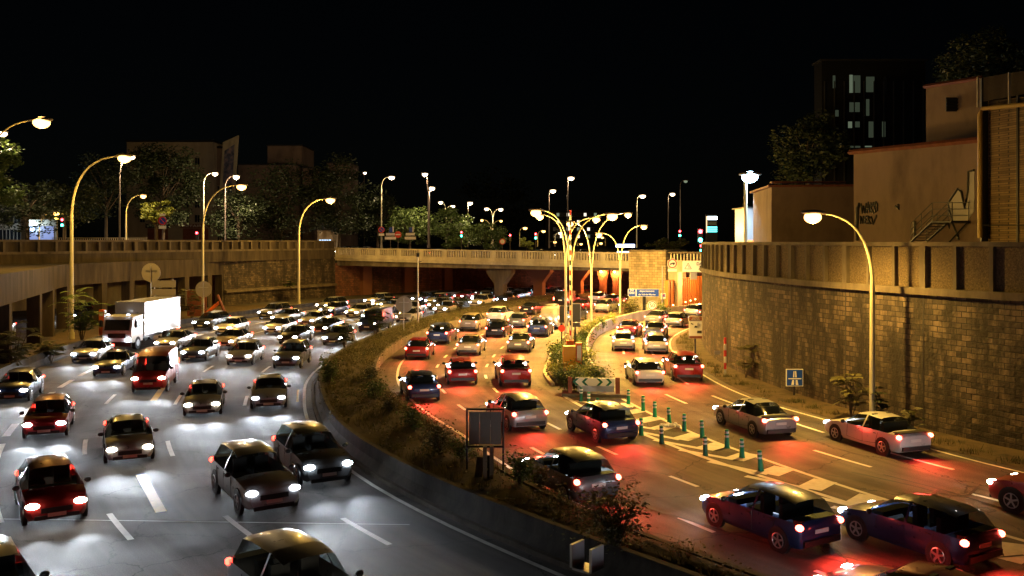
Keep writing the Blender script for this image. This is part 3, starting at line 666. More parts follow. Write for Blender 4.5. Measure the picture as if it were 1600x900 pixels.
tpx('broadleaf_tree', 'dark tree top above the brick building at the upper right', 1545, 50, 170, 150, 75, LEAFD, z=7, size=.3, n=4000)
tpx('round_bush', 'low dark hedge bush on the street corner above the stone pier', 1045, 372, 392, 70, 128, LEAFD, z=6.6, size=.25, n=1500, tr=.06)
tpx('round_bush', 'small pale lit bush beside the red signal behind the balustrade', 822, 372, 390, 26, 175, LEAFY, z=6.3, size=.3, n=500, clumps=8, tr=.05)

def frond(mb, p, d, L, s, n=9):
    d = d.normalized(); q = p.copy(); side = d.cross(Vector((0, 0, 1))).normalized()
    for i in range(n):
        t = i / n; q = q + d * (L / n); d = (d + Vector((0, 0, -.11))).normalized()
        for g_ in (-1, 1):
            a = (side * g_ + d * .5).normalized() * s * (1 - .5 * t); b = d * s * .22
            mb.add([q, q + a * .5 + b, q + a + Vector((0, 0, -s * .15)), q + a * .5 - b], [(0, 1, 2, 3)])
def shrub(name, label, base, h, wd, m, kind='frond', n=30, group=None, s=.22):
    t = thing(name, label, 'shrub', base, 0, group); st = MB(); lv = MB()
    for k in range(max(2, n // 7)):
        a = random.uniform(0, 6.28); r_ = random.uniform(.1, .45) * wd; top = Vector((math.cos(a) * r_, math.sin(a) * r_, h * random.uniform(.6, .95)))
        st.tube([(0, 0, -.1), top * .5 + Vector((0, 0, h * .08)), top], [.03, .02, .008], 5)
        for j in range(7):
            f_ = random.uniform(.25, 1); p = Vector((top.x * f_, top.y * f_, top.z * f_ + .05)); b = random.uniform(0, 6.28)
            if kind == 'frond': frond(lv, p, Vector((math.cos(b), math.sin(b), random.uniform(.2, .9))), wd * random.uniform(.25, .5), s * random.uniform(.8, 1.3))
            else:
                for _ in range(26): leaf(lv, p + Vector([random.gauss(0, wd * .14) for _ in range(3)]), s * random.uniform(.5, 1))
    st.build('stem', BARK, t); lv.build('foliage', m, t); return t
def at(px, py, z=.7): p = P(px, py, z); return (p.x, p.y, z)
for a in [('leafy tall shrub with drooping fronds beside the leftmost tall lamp', at(128, 536, .1), 4.6, 3.2, LEAFG, 60),
          ('dark fronded shrub at the left edge before the first pillar', at(22, 582, .1), 3.6, 2.6, LEAFO, 50),
          ('low fronded shrub between two pillars at left', at(80, 566, .1), 1.5, 1.8, LEAFO, 30),
          ('dark shrub right of the orange emergency post', at(175, 525, .1), 2.0, 2.0, LEAFD, 30),
          ('fronded shrub under the gallery beside the round sign back', at(300, 500, .1), 4.2, 3.0, LEAFO, 40),
          ('small tuft at the base of the left stone wall', (-31.5, 127.5, 2), 1.0, 2.4, LEAFD, 24)]:
    shrub('fronded_shrub', a[0], a[1], a[2], a[3], a[4], 'frond', a[5], 'fronded shrubs on the left verge', .42)
for a in [('small tree like sapling at the far end of the median', at(719, 489), 1.9, 1.9, LEAFD, 44), ('sapling on the median left of the round sign back', at(587, 526), 2.3, 1.9, LEAFD, 44),
          ('thin sapling on the median edge above the bushy corner', at(538, 545), 2.1, 1.4, LEAFD, 28)]:
    shrub('sapling', a[0], a[1], a[2], a[3], a[4], 'frond', a[5], 'saplings on the median', .3)
for a in [('bushy green shrub at the leftmost corner of the median', at(513, 603), 1.7, 1.1, LEAFG, 44), ('second bushy shrub right of the leftmost corner shrub', at(524, 596), 1.1, .9, LEAFO, 26),
          ('rounded olive shrub beside the curved median wall', at(582, 595), .9, 1.2, LEAFO, 30), ('green shrub on the median bend', at(586, 626), .9, 1.3, LEAFG, 34),
          ('low shrub below the median bend', at(607, 645), .7, 1.2, LEAFO, 30), ('grassy shrub on the middle of the median', at(642, 672), .9, 1.5, LEAFG, 36),
          ('dark wide shrub left of the framed panel', at(690, 712), 1.2, 1.7, LEAFO, 44), ('small shrub touching the framed panel', at(722, 720), .8, 1.0, LEAFG, 26),
          ('dark green shrub right of the framed panel', at(812, 756), 1.0, 1.1, LEAFG, 36), ('small weed at the panel end of the kerb', at(842, 762), .6, .6, LEAFO, 14),
          ('largest dark bush in the lower median near the drain gap', at(962, 858), 1.55, 1.7, LEAFO, 70)]:
    shrub('median_shrub', a[0], a[1], a[2], a[3], a[4], 'leaf', a[5], 'shrubs on the median', .15)
for a in [('leafy shrub at the right verge beside the red white marker', at(1165, 588, .1), 2.2, 2.2, LEAFO, 34), ('shrub behind the blue motorway sign', at(1262, 606, .1), 2.4, 2.0, LEAFD, 34),
          ('tall shrub left of the curved lamp by the stone wall', at(1330, 652, .1), 2.5, 1.8, LEAFO, 48), ('shrub right of the curved lamp against the stone wall', at(1425, 690, .1), 1.6, 1.1, LEAFO, 26),
          ('low shrub at the foot of the curved lamp', at(1378, 662, .1), 1.7, 1.0, LEAFD, 22)]:
    shrub('verge_shrub', a[0], a[1], a[2], a[3], a[4], 'frond', a[5], 'shrubs along the right verge', .26)
pos = [(868, 575), (874, 590), (882, 562), (890, 585), (897, 602), (905, 558), (912, 590), (924, 598), (936, 600), (905, 608), (918, 575), (900, 545), (915, 535), (925, 522), (938, 515), (882, 605), (950, 508), (870, 558)]
wds = ['beside the left kerb', 'low on the left kerb', 'under the nearest lamp', 'behind the guard rail', 'inside the guard rail', 'below the twin lamps', 'before the orange cabinet', 'right of the orange cabinet',
       'above the striped board', 'left of the striped board', 'behind the orange cabinet', 'by the second lamp', 'by the dark display panel', 'beside the curved grey wall', 'at the far part of the island', 'outside the rail by the kerb', 'nearest the stone pier', 'at the upper left kerb']
for i, ((x, y), s_) in enumerate(zip(pos, wds)):
    shrub('island_shrub', f'bright green shrub on the island {s_}', at(x, y, .3), random.uniform(.8, 1.25), random.uniform(1.3, 1.9), (LEAFG, LEAFY, LEAFG)[i % 3], 'leaf', 44, 'green shrubs on the island', .17)
shrub('verge_bush', 'yellowish bush under the blue department sign', at(985, 492, .1), 1.6, 3, LEAFO, 'leaf', 60, None, .25)
shrub('verge_bush', 'low bush right of the blue department sign before the pier', at(1030, 494, .1), 1.3, 2.6, LEAFG, 'leaf', 50, None, .25)
# grass
mb = MB()
def tuft(mb, p, n, h, sp):
    for _ in range(n):
        b = Vector((p[0] + random.gauss(0, sp), p[1] + random.gauss(0, sp), p[2])); a = random.uniform(0, 6.28); hh = h * random.uniform(.5, 1.2)
        d = Vector((math.cos(a), math.sin(a), 0)); ln = Vector((random.gauss(0, .3), random.gauss(0, .3), 1)) * hh
        mb.add([b - d * .012, b + d * .012, b + ln], [(0, 1, 2)])
ma = resample(offset([p for p in ML if 14 < p.y < 138], .6), 200); mr_ = resample(offset([p for p in MR if 14 < p.y < 132], -.35), 200)
for k in range(900):
    i = int(random.triangular(10, 199, 90)); f_ = random.betavariate(.7, .6); p = ma[i].lerp(mr_[i], f_); tuft(mb, (p.x, p.y, .66), 22, .38, .16)
tag(mb.build('median_grass', STRAW), kind='stuff')
mb = MB()
for k in range(260):
    i = random.randrange(len(i2)); p = i2[i].lerp(min(i3, key=lambda q: abs(q.y - i2[i].y)), random.uniform(.08, .9)); tuft(mb, (p.x, p.y, .3), 20, .3, .2)
rv = [p for p in R3 if 26 < p.y < 95]
for k in range(260):
    i = random.randrange(len(rv)); p = rv[i]; tuft(mb, (p.x + random.uniform(.3, 1.3), p.y, .02), 16, .3, .2)
tag(mb.build('verge_grass', LEAFO), kind='stuff')
mb = MB()
for k in range(420):
    i = random.randrange(200); p = ma[i].lerp(mr_[i], random.random()); s = random.uniform(.02, .07)
    mb.box((p.x, p.y, .74), (s, s * 1.4, s), random.random() * 3, random.random())
tag(mb.build('median_litter', CONCP), kind='stuff')
mb = MB()
for k in range(300):                       # low weeds and brambles that nobody could count
    i = int(random.triangular(5, 199, 60)); f_ = random.betavariate(.9, .6); p = ma[i].lerp(mr_[i], f_); r_ = random.uniform(.15, .5)
    for _ in range(60): leaf(mb, Vector((p.x + random.gauss(0, r_), p.y + random.gauss(0, r_), .72 + abs(random.gauss(0, r_ * .55)))), random.uniform(.05, .13))
tag(mb.build('median_weeds', LEAFO), kind='stuff')
#PART3
# ------------------------------------------------------------------ signs and street furniture
def text(s, size, m, par, loc, rot=(R(90), 0, 0), name='lettering', w=None, bold=0):
    c = bpy.data.curves.new('t', 'FONT'); c.body = s; c.size = size; c.align_x = 'CENTER'; c.align_y = 'CENTER'; c.extrude = .004; c.offset = bold
    o = bpy.data.objects.new('t', c); C.objects.link(o); me = bpy.data.meshes.new_from_object(o); bpy.data.objects.remove(o)
    me.materials.clear(); me.materials.append(m)
    if w and me.vertices:
        xs = [v.co.x for v in me.vertices]; f_ = w / (max(xs) - min(xs))
        for v in me.vertices: v.co.x *= f_
    q = bpy.data.objects.new(name, me); C.objects.link(q); q.parent = par; q.location = loc; q.rotation_euler = rot; return q
def disc(mb, x, z, r, y0, y1, n=28): return mb.slab([(x + r * math.cos(2 * math.pi * k / n), z + r * math.sin(2 * math.pi * k / n)) for k in range(n)], y0, y1)
def ring(mb, x, z, r, r2, y0, y1, n=28):
    v = []
    for k in range(n):
        c, s = math.cos(2 * math.pi * k / n), math.sin(2 * math.pi * k / n)
        v += [(x + r * c, y0, z + r * s), (x + r2 * c, y0, z + r2 * s), (x + r2 * c, y1, z + r2 * s), (x + r * c, y1, z + r * s)]
    return mb.add(v, [(4 * k + j, 4 * k + (j + 1) % 4, 4 * ((k + 1) % n) + (j + 1) % 4, 4 * ((k + 1) % n) + j) for k in range(n) for j in range(4)])
# road guard bollards
for i, (x, y) in enumerate([(907.5, 627), (919.5, 636), (934, 646), (953, 657.5), (974.5, 668), (1002, 680), (1034, 693), (1102, 711.5), (982, 631.5), (1005, 642), (1023, 651.5), (1046, 662), (1069, 673), (1097.5, 684), (1136, 700), (1159.5, 715), (1188.5, 735.5)]):
    p = P(x, y); o_ = ['first', 'second', 'third', 'fourth', 'fifth', 'sixth', 'seventh', 'eighth', 'ninth']
    side, k = ('left', i) if i < 8 else ('right', i - 8)
    lab = f'green white banded bollard, {o_[k]} of the {side} row counted from the striped board'
    t = thing('bollard', lab, 'bollard', (p.x, p.y, .004), random.uniform(0, 3), 'green bollards round the hatched area'); t.rotation_euler[0] = random.uniform(-.07, .07); t.rotation_euler[1] = random.uniform(-.06, .06)
    dark = i in (0, 6, 7)
    MB().tube([(0, 0, 0), (0, 0, .05), (0, 0, .42), (0, 0, .74), (0, 0, .76)], [.125, .105, .085, .08, .06], 14).build('post', SIGNG if dark else GREENB, t, True)
    MB().tube([(0, 0, .44), (0, 0, .52)], .089, 14).build('reflective_band', REFL, t); MB().tube([(0, 0, .59), (0, 0, .68)], .087, 14).build('reflective_band', REFL, t)
# striped board at the island end
p = P(930, 622); t = thing('chevron_board', 'green and white double chevron board on the pointed end of the island', 'sign', (p.x, p.y + .3, 0), R(-6))
MB().box((0, .6, .08), (3.6, 1.2, .16)).build('plinth', CONC, t)
MB().slab([(-.95, .3), (1.05, .3), (1.05, .62), (-.95, .62)], -.02, .05).build('metal_skirt', STEEL, t)
for x in (-1.35, 1.25): MB().slab([(x - .12, .2), (x + .12, .2), (x + .12, 1.08), (x - .12, 1.08)], 0, .1).build('end_post', RUST, t)
MB().slab([(-1.05, .62), (1.1, .62), (1.1, 1.05), (-1.05, 1.05)], -.04, .06).build('board', SIGNW, t)
for x, d in ((-.95, -1), (-.45, -1), (.35, 1), (.85, 1)):
    m_ = MB(); a = .2 * d
    m_.slab([(x, .835), (x - a, 1.03), (x - a - .17 * d * -1 * -1, 1.03), (x - .17 * d * -1 * -1 + 0, .835)] if 0 else [(x + a * .5, .835), (x - a * .5, 1.035), (x - a * .5 - .16, 1.035), (x + a * .5 - .16, .835)], -.048, -.041)
    m_.slab([(x + a * .5, .834), (x + a * .5 - .16, .834), (x - a * .5 - .16, .635), (x - a * .5, .635)], -.048, -.041); m_.build('chevron', SIGNG, t)
# fallen plate
p = P(963, 636); t = thing('fallen_sign', 'fallen white sign plate with red edge lying by the bollards', 'sign', (p.x, p.y, .03), R(10))
MB().prism([(-.75, -.1), (-.5, -.55), (.65, -.6), (.85, -.3), (.45, .6), (-.4, .62), (-.7, .3)], 0, .06).build('plate', SIGNW, t)
MB().prism([(-.78, -.12), (-.52, -.6), (-.1, -.61), (-.2, -.552), (-.49, -.54), (-.74, -.1)], .062, .1).build('red_edge', SIGNR, t)
MB().box((.0, .1, .12), (.5, .08, .05)).build('bracket', DARKM, t)
p = P(1050, 668); t = thing('plastic_bag', 'crumpled white plastic bag on the hatched area', 'litter', (p.x, p.y, .05)); m_ = MB()
for _ in range(9): m_.ball((random.gauss(0, .22), random.gauss(0, .15), .06), (random.uniform(.08, .2), .12, .08), 6, 4)
m_.build('crumpled_sheet', REFL, t)
# cabinet, barrier arm
p = P(904, 590, .3); t = thing('orange_cabinet', 'orange emergency cabinet with white front on the green island', 'cabinet', (p.x, p.y, .3))
MB().box((-.55, .2, .95), (.75, .6, 1.9)).build('housing', YEPL, t); MB().box((0.02, .1, .95), (.34, .5, 2.3)).build('front_panel', ORPL, t); MB().box((.02, -.17, 1.5), (.26, .02, .9)).build('notice', SIGNW, t); MB().box((.02, -.17, .6), (.26, .02, .5)).build('lower_notice', SIGNW, t)
b = P(894, 570, .3); t = thing('barrier_arm', 'raised red and white barrier arm standing upright beside the lamps', 'barrier arm', (b.x, b.y + 2.2, .3))
MB().box((0, 0, .7), (.5, .5, 1.4)).build('motor_box', ORPL, t)
h_ = 9.0; n = 26
for k in range(n):
    MB().tube([(0.02, -.1, 1.4 + h_ * k / n), (0.02 + .0, -.1, 1.4 + h_ * (k + 1) / n)], .06, 8).build('arm_band', (SIGNW, SIGNR, SIGNW, SIGNK)[k % 4], t)
b = P(901, 556, .3); t = thing('display_panel', 'black variable message panel on a post behind the barrier arm', 'sign', (b.x, b.y, .3))
q = W(901, 489, b.y); MB().box((-.1, 0, q.z - .3), (.7, .18, 1.3)).build('screen', BLACK, t); MB().box((-.1, 0, q.z - 1.15), (.7, .18, .3)).build('lower_box', BLACK, t); MB().tube([(-.1, .15, 0), (-.1, .15, q.z)], .06).build('post', DARKM, t); MB().box((-.1, .02, q.z - .3), (.76, .1, 1.36)).build('frame', STEEL, t)
t = thing('signal_box', 'black signal housing fixed on the left of the twin lamp post', 'signal', (b.x - 1.1, b.y - .5, .3))
MB().box((0, 0, q.z - .35), (.34, .3, 1.2)).build('housing', BLACK, t); MB().tube([(0, .1, 0), (0, .1, q.z - 1)], .05).build('post', DARKM, t); disc(MB(), 0, q.z - 1.35, .24, -.1, -.05).build('round_sign', SIGNR, t)
# framed panel seen from the back on the median
p = P(758, 735, .7); t = thing('framed_panel', 'grey panel back in a steel frame standing on the median', 'sign', (p.x, p.y, .66))
for x in (-.62, .62): MB().tube([(x, 0, 0), (x, 0, 2.15)], .035).build('frame_post', DARKM, t)
MB().box((0, 0, 2.13), (1.28, .05, .06)).build('frame_rail', DARKM, t); MB().box((0, 0, .86), (1.28, .06, .07)).build('frame_rail', DARKM, t)
for x in (-.37, 0, .37): MB().box((x, .02, 1.48), (.362, .03, 1.12)).build('panel_board', SIGNBACK, t)
p = P(763, 748, .7); t = thing('marker_post', 'pale slotted marker post directly before the framed panel', 'post', (p.x, p.y, .66))
for x in (-.11, .11): MB().box((x, 0, .55), (.13, .08, 1.1)).build('slat', CONCP, t)
MB().box((0, .06, .4), (.08, .06, .8)).build('core', DARKM, t); MB().box((-.3, .3, .35), (.25, .2, .7), 0, 0, .12).build('stone_block', CONC, t)
# steel drain gap in the median wall
p = P(930, 872, 1.0); t = thing('drain_gap', 'steel lined notch let into the top of the median wall', 'drain', (p.x - .2, p.y, .9), R(-40))
for x in (-.28, .28): MB().box((x, 0, .15), (.07, .5, .55)).build('side_plate', STEEL, t)
MB().box((0, 0, -.14), (.49, .5, .05)).build('base_plate', STEEL, t)
# round and square sign backs
def backsign(label, px, py, foot, r=.55, plate=True, zf=.7):
    b = P(px, foot, zf); q = W(px, py, b.y); t = thing('road_sign', label, 'sign', (b.x, b.y, zf))
    hz = q.z - zf; disc(MB(), 0, hz, r, -.02, .02).build('sign_plate', SIGNBACK, t); MB().tube([(0, -.06, 0), (0, -.06, hz + r * .8)], .04).build('post', STEEL, t)
    MB().box((0, -.04, hz + .2), (r * 1.2, .03, .06)).build('rail', STEEL, t)
    if plate: MB().box((0, 0, hz - r - .25), (r * 1.7, .03, .3)).build('lower_plate', SIGNBACK, t)
    return t
backsign('round grey sign back on a post on the median before the bright road', 631, 476, 519, .72)
backsign('large round sign back on an orange tinted post at left', 236, 426, 512, .85, False, .8)
backsign('round brown sign back beside the second tall curved lamp', 318, 452, 500, .85, False, .3)
b = P(653, 506, .7); t = thing('camera_pole', 'thin grey pole with a small camera top on the median', 'pole', (b.x, b.y, .66))
MB().tube([(0, 0, 0), (0, 0, 6.4)], [.09, .06]).build('pole', STEEL, t, True); MB().box((0, 0, 6.6), (.25, .4, .35)).build('camera', DARKM, t); MB().tube([(0, 0, 5.9), (.35, 0, 6.0)], .03).build('bracket', DARKM, t)
b = P(236, 512, 0); t = thing('direction_board', 'tall rectangular sign board back behind the large round sign', 'sign', (b.x, b.y + 3, .1))
q0 = W(236, 490, b.y + 3).z; q1 = W(236, 437, b.y + 3).z
for k in range(4): MB().box((.05, 0, q0 + (q1 - q0) * (k + .5) / 4 - .1), (2.5, .06, (q1 - q0) / 4 - .16)).build('board_plank', SIGNBACK, t)
for x in (-.9, .95): MB().box((x, .1, (q1) / 2), (.12, .12, q1)).build('board_post', STEEL, t)
MB().box((0, -3.1, .8), (1.9, .9, 1.5)).build('concrete_block', CONCD, t)
b = P(160, 533, 0); t = thing('emergency_phone', 'orange emergency telephone post between the shrubs at left', 'emergency phone', (b.x, b.y, 0))
MB().box((0, 0, 1.35), (.42, .4, 2.7)).build('column', ORPL, t); MB().box((0, -.21, 2.35), (.3, .02, .35)).build('top_sign', SIGNW, t); MB().box((0, -.21, 1.5), (.28, .03, .5)).build('call_panel', BLACK, t); MB().box((.24, 0, 1.35), (.05, .36, 2.6)).build('reflective_edge', REFL, t)
b = P(188, 524, 0); t = thing('orange_box', 'tilted dark orange plastic box leaning by the pillar', 'box', (b.x, b.y, 0)); MB().box((0, 0, .8), (.75, .6, 1.5), 0, 0, -.12).build('body', ORPL, t); MB().box((.1, 0, 1.6), (.7, .6, .1), 0, 0, -.12).build('lid', RUST, t)
b = P(217, 514, 0); t = thing('delineator', 'yellow and white reflective block on the left barrier', 'reflector', (b.x, b.y, .8)); MB().box((-.12, 0, .35), (.3, .2, .7)).build('yellow_face', YEPL, t); MB().box((.15, 0, .4), (.22, .2, .6)).build('white_face', REFL, t)
b = P(348, 497, 0); t = thing('construction_debris', 'leaning orange planks and board near the second curved lamp', 'debris', (b.x, b.y, 0))
MB().tube([(-2.2, 0, .2), (-.4, .3, 1.8)], .18, 6).build('plank', ORPL, t); MB().tube([(-.6, 0, 2.6), (.3, .2, .3)], .16, 6).build('plank', RUST, t); MB().box((-3.4, 1.5, 1.6), (2.2, .1, 3.0)).build('board', RUST, t)
# signs by the stone pier
def rect_sign(name, label, px0, px1, py0, py1, Y, foot=0, m=SIGNW, post=True, rz=0):
    a = W(px0, py0, Y); c = W(px1, py1, Y); t = thing(name, label, 'sign', ((a.x + c.x) / 2, Y, foot), rz)
    wd, ht, cz = c.x - a.x, a.z - c.z, (a.z + c.z) / 2 - foot
    MB().box((0, 0, cz), (wd, .06, ht)).build('panel', m, t)
    if post: MB().tube([(0, .1, 0), (0, .1, cz + ht * .3)], .06).build('post', DARKM, t)
    return t, wd, ht, cz
t, wd, ht, cz = rect_sign('department_sign', 'blue sign reading département du Val-de-Marne before the stone pier', 981, 1029, 451.5, 463.5, 103)
MB().box((.5, -.035, cz), (wd - .98, .02, ht - .05)).build('blue_field', SIGNB, t); MB().box((-wd / 2 + .47, -.035, cz), (.84, .02, ht - .05)).build('number_field', SIGNB, t)
text('département', .26, SIGNW, t, (.42, -.048, cz + .19), w=1.7, bold=.002); text('du Val-de-Marne', .26, SIGNW, t, (.42, -.048, cz - .2), w=1.95, bold=.002); text('RD\nD50', .36, SIGNW, t, (-wd / 2 + .47, -.048, cz + .17), w=.55, bold=.006)
b = W(1009, 474, 104); t = thing('parapet_block', 'pale low block with a dark post under the blue department sign', 'block', (b.x - .2, 104.5, 0)); MB().box((0, 0, 1.25), (3.4, .4, 1.7)).build('panel', CONCP, t); MB().box((0.1, -.25, 1.4), (.25, .12, 2.8)).build('dark_post', DARKM, t)
b = W(1019, 477.5, 100); t = thing('speed_limit_sign', 'round white speed limit sign reading 50 with red ring', 'sign', (b.x, 100, 0))
disc(MB(), 0, b.z, .53, -.03, .03).build('plate', SIGNW, t); ring(MB(), 0, b.z, .49, .4, -.05, -.031).build('red_ring', SIGNR, t); text('50', .6, SIGNK, t, (0, -.04, b.z), bold=.012); MB().tube([(0, .08, 0), (0, .08, b.z)], .04).build('post', STEEL, t)
b = W(1052, 412, 101); t = thing('lorry_ban_sign', 'round white sign with red ring and black lorry on the bridge beam', 'sign', (b.x, 101.6, 0))
disc(MB(), 0, b.z, .56, -.03, .03).build('plate', SIGNW, t); ring(MB(), 0, b.z, .52, .4, -.05, -.031).build('red_ring', SIGNR, t)
m_ = MB(); m_.slab([(-.02, b.z - .1), (.28, b.z - .1), (.28, b.z + .12), (-.02, b.z + .12)], -.05, -.031); m_.slab([(-.28, b.z - .1), (-.04, b.z - .1), (-.04, b.z + .06), (-.16, b.z + .06), (-.28, b.z - .02)], -.05, -.031)
for x in (-.18, .14): disc(m_, x, b.z - .13, .06, -.056, -.051, 10)
m_.build('lorry_symbol', SIGNK, t); MB().slab([(-.5, b.z - .9), (.5, b.z - .9), (.5, b.z - .62), (-.5, b.z - .62)], -.03, .03).build('lower_plate', SIGNW, t); MB().tube([(-1.1, .2, 0), (-1.1, .2, b.z - .3), (0, .12, b.z - .3)], .06).build('post', STEEL, t)
t, wd, ht, cz = rect_sign('hazard_sign', 'white sign with red triangle and black letters DA above the underpass', 1066.5, 1099, 407.5, 424.5, 99, 0, SIGNW, False)
x = -wd / 2 + .6; m_ = MB()
for a, c in (((x - .38, cz - .3), (x + .38, cz - .3)), ((x + .38, cz - .3), (x, cz + .34)), ((x, cz + .34), (x - .38, cz - .3))): m_.tube([(a[0], -.04, a[1]), (c[0], -.04, c[1])], .028, 6)
m_.build('red_triangle', SIGNR, t); MB().tube([(x + .1, -.04, cz - .2), (x + .08, -.04, cz), (x - .08, -.04, cz + .1)], .028, 6).build('bend_arrow', SIGNK, t)
text('DA', .45, SIGNK, t, (x + 1.25, -.035, cz + .25), bold=.01); text('A', .42, SIGNK, t, (x + 1.3, -.035, cz - .28), bold=.01)
MB().box((.1, .3, cz - 1.05), (.75, .4, .85)).build('grey_box', SIGNBACK, t); MB().tube([(wd / 2 + .1, .1, -0), (wd / 2 + .1, .1, cz)], .08).build('post', DARKM, t)
t, wd, ht, cz = rect_sign('priority_sign', 'small white sign with blue symbol on the underpass jamb post', 1032.5, 1040, 458, 467.5, 102)
MB().box((0, -.04, cz + .1), (wd * .75, .02, ht * .5)).build('symbol', SIGNB, t); ring(MB(), 0, cz + .1, .14, .07, -.07, -.052, 12).build('car_mark', SIGNR, t)
t, wd, ht, cz = rect_sign('speed_camera_sign', 'white radar warning board with car and motorbike drawings by the wall', 1076.5, 1097, 494.5, 529, 64)
MB().box((0, -.04, cz + ht / 2 - .15), (wd - .02, .02, .28)).build('header', RUST, t); MB().box((0, -.04, cz - ht / 2 + .1), (wd - .02, .02, .18)).build('footer', RUST, t)
text('CONTRÔLES', .12, SIGNW, t, (0, -.052, cz + ht / 2 - .1), w=.5); text('AUTOMATIQUES', .12, SIGNW, t, (0, -.052, cz + ht / 2 - .22), w=.6)
m_ = MB(); m_.slab([(-.36, cz + .26), (-.18, cz + .2), (-.15, cz + .25), (-.3, cz + .33)], -.045, -.031); m_.slab([(-.1, cz), (.12, cz), (.12, cz + .07), (.05, cz + .13), (-.06, cz + .12)], -.045, -.031); m_.slab([(.1, cz - .4), (.44, cz - .4), (.44, cz - .22), (.12, cz - .22)], -.045, -.031); m_.build('vehicle_drawing', SIGNK, t)
m_ = MB()
for r_ in (.12, .2, .28): m_.tube([(.4 - r_ * math.cos(a), -.04, cz + .16 + r_ * math.sin(a)) for a in (-.8, -.4, 0, .4, .8)], .012, 5)
m_.build('wave_lines', SIGNK, t)
t, wd, ht, cz = rect_sign('motorway_sign', 'blue motorway symbol sign half hidden by leaves before the right wall', 1228, 1255, 576.5, 603.5, 49.5)
MB().box((0, -.035, cz), (wd - .08, .02, ht - .08)).build('blue_field', SIGNB, t); m_ = MB()
for x in (-1, 1): m_.slab([(x * .03, cz + .02), (x * .1, cz + .02), (x * .07, cz + .36), (x * .02, cz + .36)] if x > 0 else [(-.1, cz + .02), (-.03, cz + .02), (-.02, cz + .36), (-.07, cz + .36)], -.053, -.046); 
for x in (-1, 1): m_.slab(sorted([(x * .05, cz - .4), (x * .2, cz - .4), (x * .14, cz - .12), (x * .05, cz - .12)], key=lambda q: math.atan2(q[1] - cz + .26, q[0] - x * .12)), -.053, -.046)
m_.slab([(-.36, cz - .08), (.36, cz - .08), (.36, cz - .02), (-.36, cz - .02)], -.053, -.046); m_.build('motorway_symbol', SIGNW, t)
b = P(1133, 588, 0); t = thing('striped_marker', 'red and white striped marker post by the right verge', 'marker', (b.x, b.y, 0))
for k in range(6): MB().box((0, 0, .25 + k * .4), (.14, .06, .395)).build('band', (SIGNW, SIGNR)[k % 2], t)
MB().box((-.5, 0, 1.5), (.4, .04, .25)).build('small_plate', SIGNBACK, t)
for i, y in enumerate((489, 518)):
    b = W(1105, y, 73); t = thing('wall_camera', f'black box camera on the wall, {("upper", "lower")[i]} of two', 'camera', (b.x - .25, 71.5, b.z), 0, 'black cameras on the stone wall'); MB().box((0, 0, 0), (.62, .5, .42)).build('housing', BLACK, t); MB().tube([(0, -.24, -.05), (0, -.3, -.05)], .09).build('lens', STEEL, t); MB().box((.35, .1, 0), (.3, .08, .08)).build('bracket', DARKM, t)
# street signs above
def street_sign(label, px, py, Y, z, kind):
    q = W(px, py, Y); t = thing('street_sign', label, 'sign', (q.x, Y, z)); hz = q.z - z
    MB().tube([(0, .1, 0), (0, .1, hz + .2)], .06).build('post', POLED, t)
    if kind == 'park':
        disc(MB(), 0, hz, .55, -.03, .03).build('blue_disc', SIGNB, t); ring(MB(), 0, hz, .55, .42, -.05, -.031).build('red_ring', SIGNR, t); MB().tube([(-.3, -.04, hz + .3), (.3, -.04, hz - .3)], .06, 6).build('red_bar', SIGNR, t)
        MB().box((0, 0, hz - .85), (.95, .05, .4)).build('lower_plate', SIGNW, t)
    elif kind == 'entry':
        disc(MB(), 0, hz, .6, -.03, .03).build('red_disc', SIGNR, t); MB().box((0, -.05, hz), (.85, .03, .2)).build('white_bar', SIGNW, t)
    elif kind == 'arrows':
        MB().box((0, 0, hz), (1.6, .06, .45)).build('arrow_board', SIGNW, t); MB().box((0, 0, hz - .7), (2.0, .06, .5)).build('arrow_board', SIGNW, t); MB().box((0.1, 0, hz + .8), (.6, .06, .9)).build('blue_panel', SIGNB, t); MB().box((.5, 0, hz + .9), (.2, .06, 1.0)).build('white_panel', SIGNW, t)
    elif kind == 'limit':
        disc(MB(), 0, hz, .5, -.03, .03).build('plate', SIGNW, t); ring(MB(), 0, hz, .5, .36, -.05, -.031).build('red_ring', SIGNR, t)
    return t
t = street_sign('no parking sign with white plates before the apartment shops', 254, 345, 118, 7.4, 'park'); MB().box((0, 0, W(254, 338, 118).z - 7.4 + .2), (.75, .05, .3)).build('upper_plate', SIGNW, t)
street_sign('no parking sign under the yellow lamp behind the balustrade', 596, 359, 158, 6.3, 'park'); street_sign('red no entry sign behind the balustrade', 622, 366.5, 160, 6.3, 'entry')
street_sign('stacked white direction boards with blue panel behind the balustrade', 641, 366, 162, 6.3, 'arrows'); street_sign('stacked brown direction boards left of the no entry sign', 610, 366, 163, 6.3, 'arrows')
street_sign('round limit sign at the right end of the lit bush', 785, 377.5, 150, 6.3, 'limit')
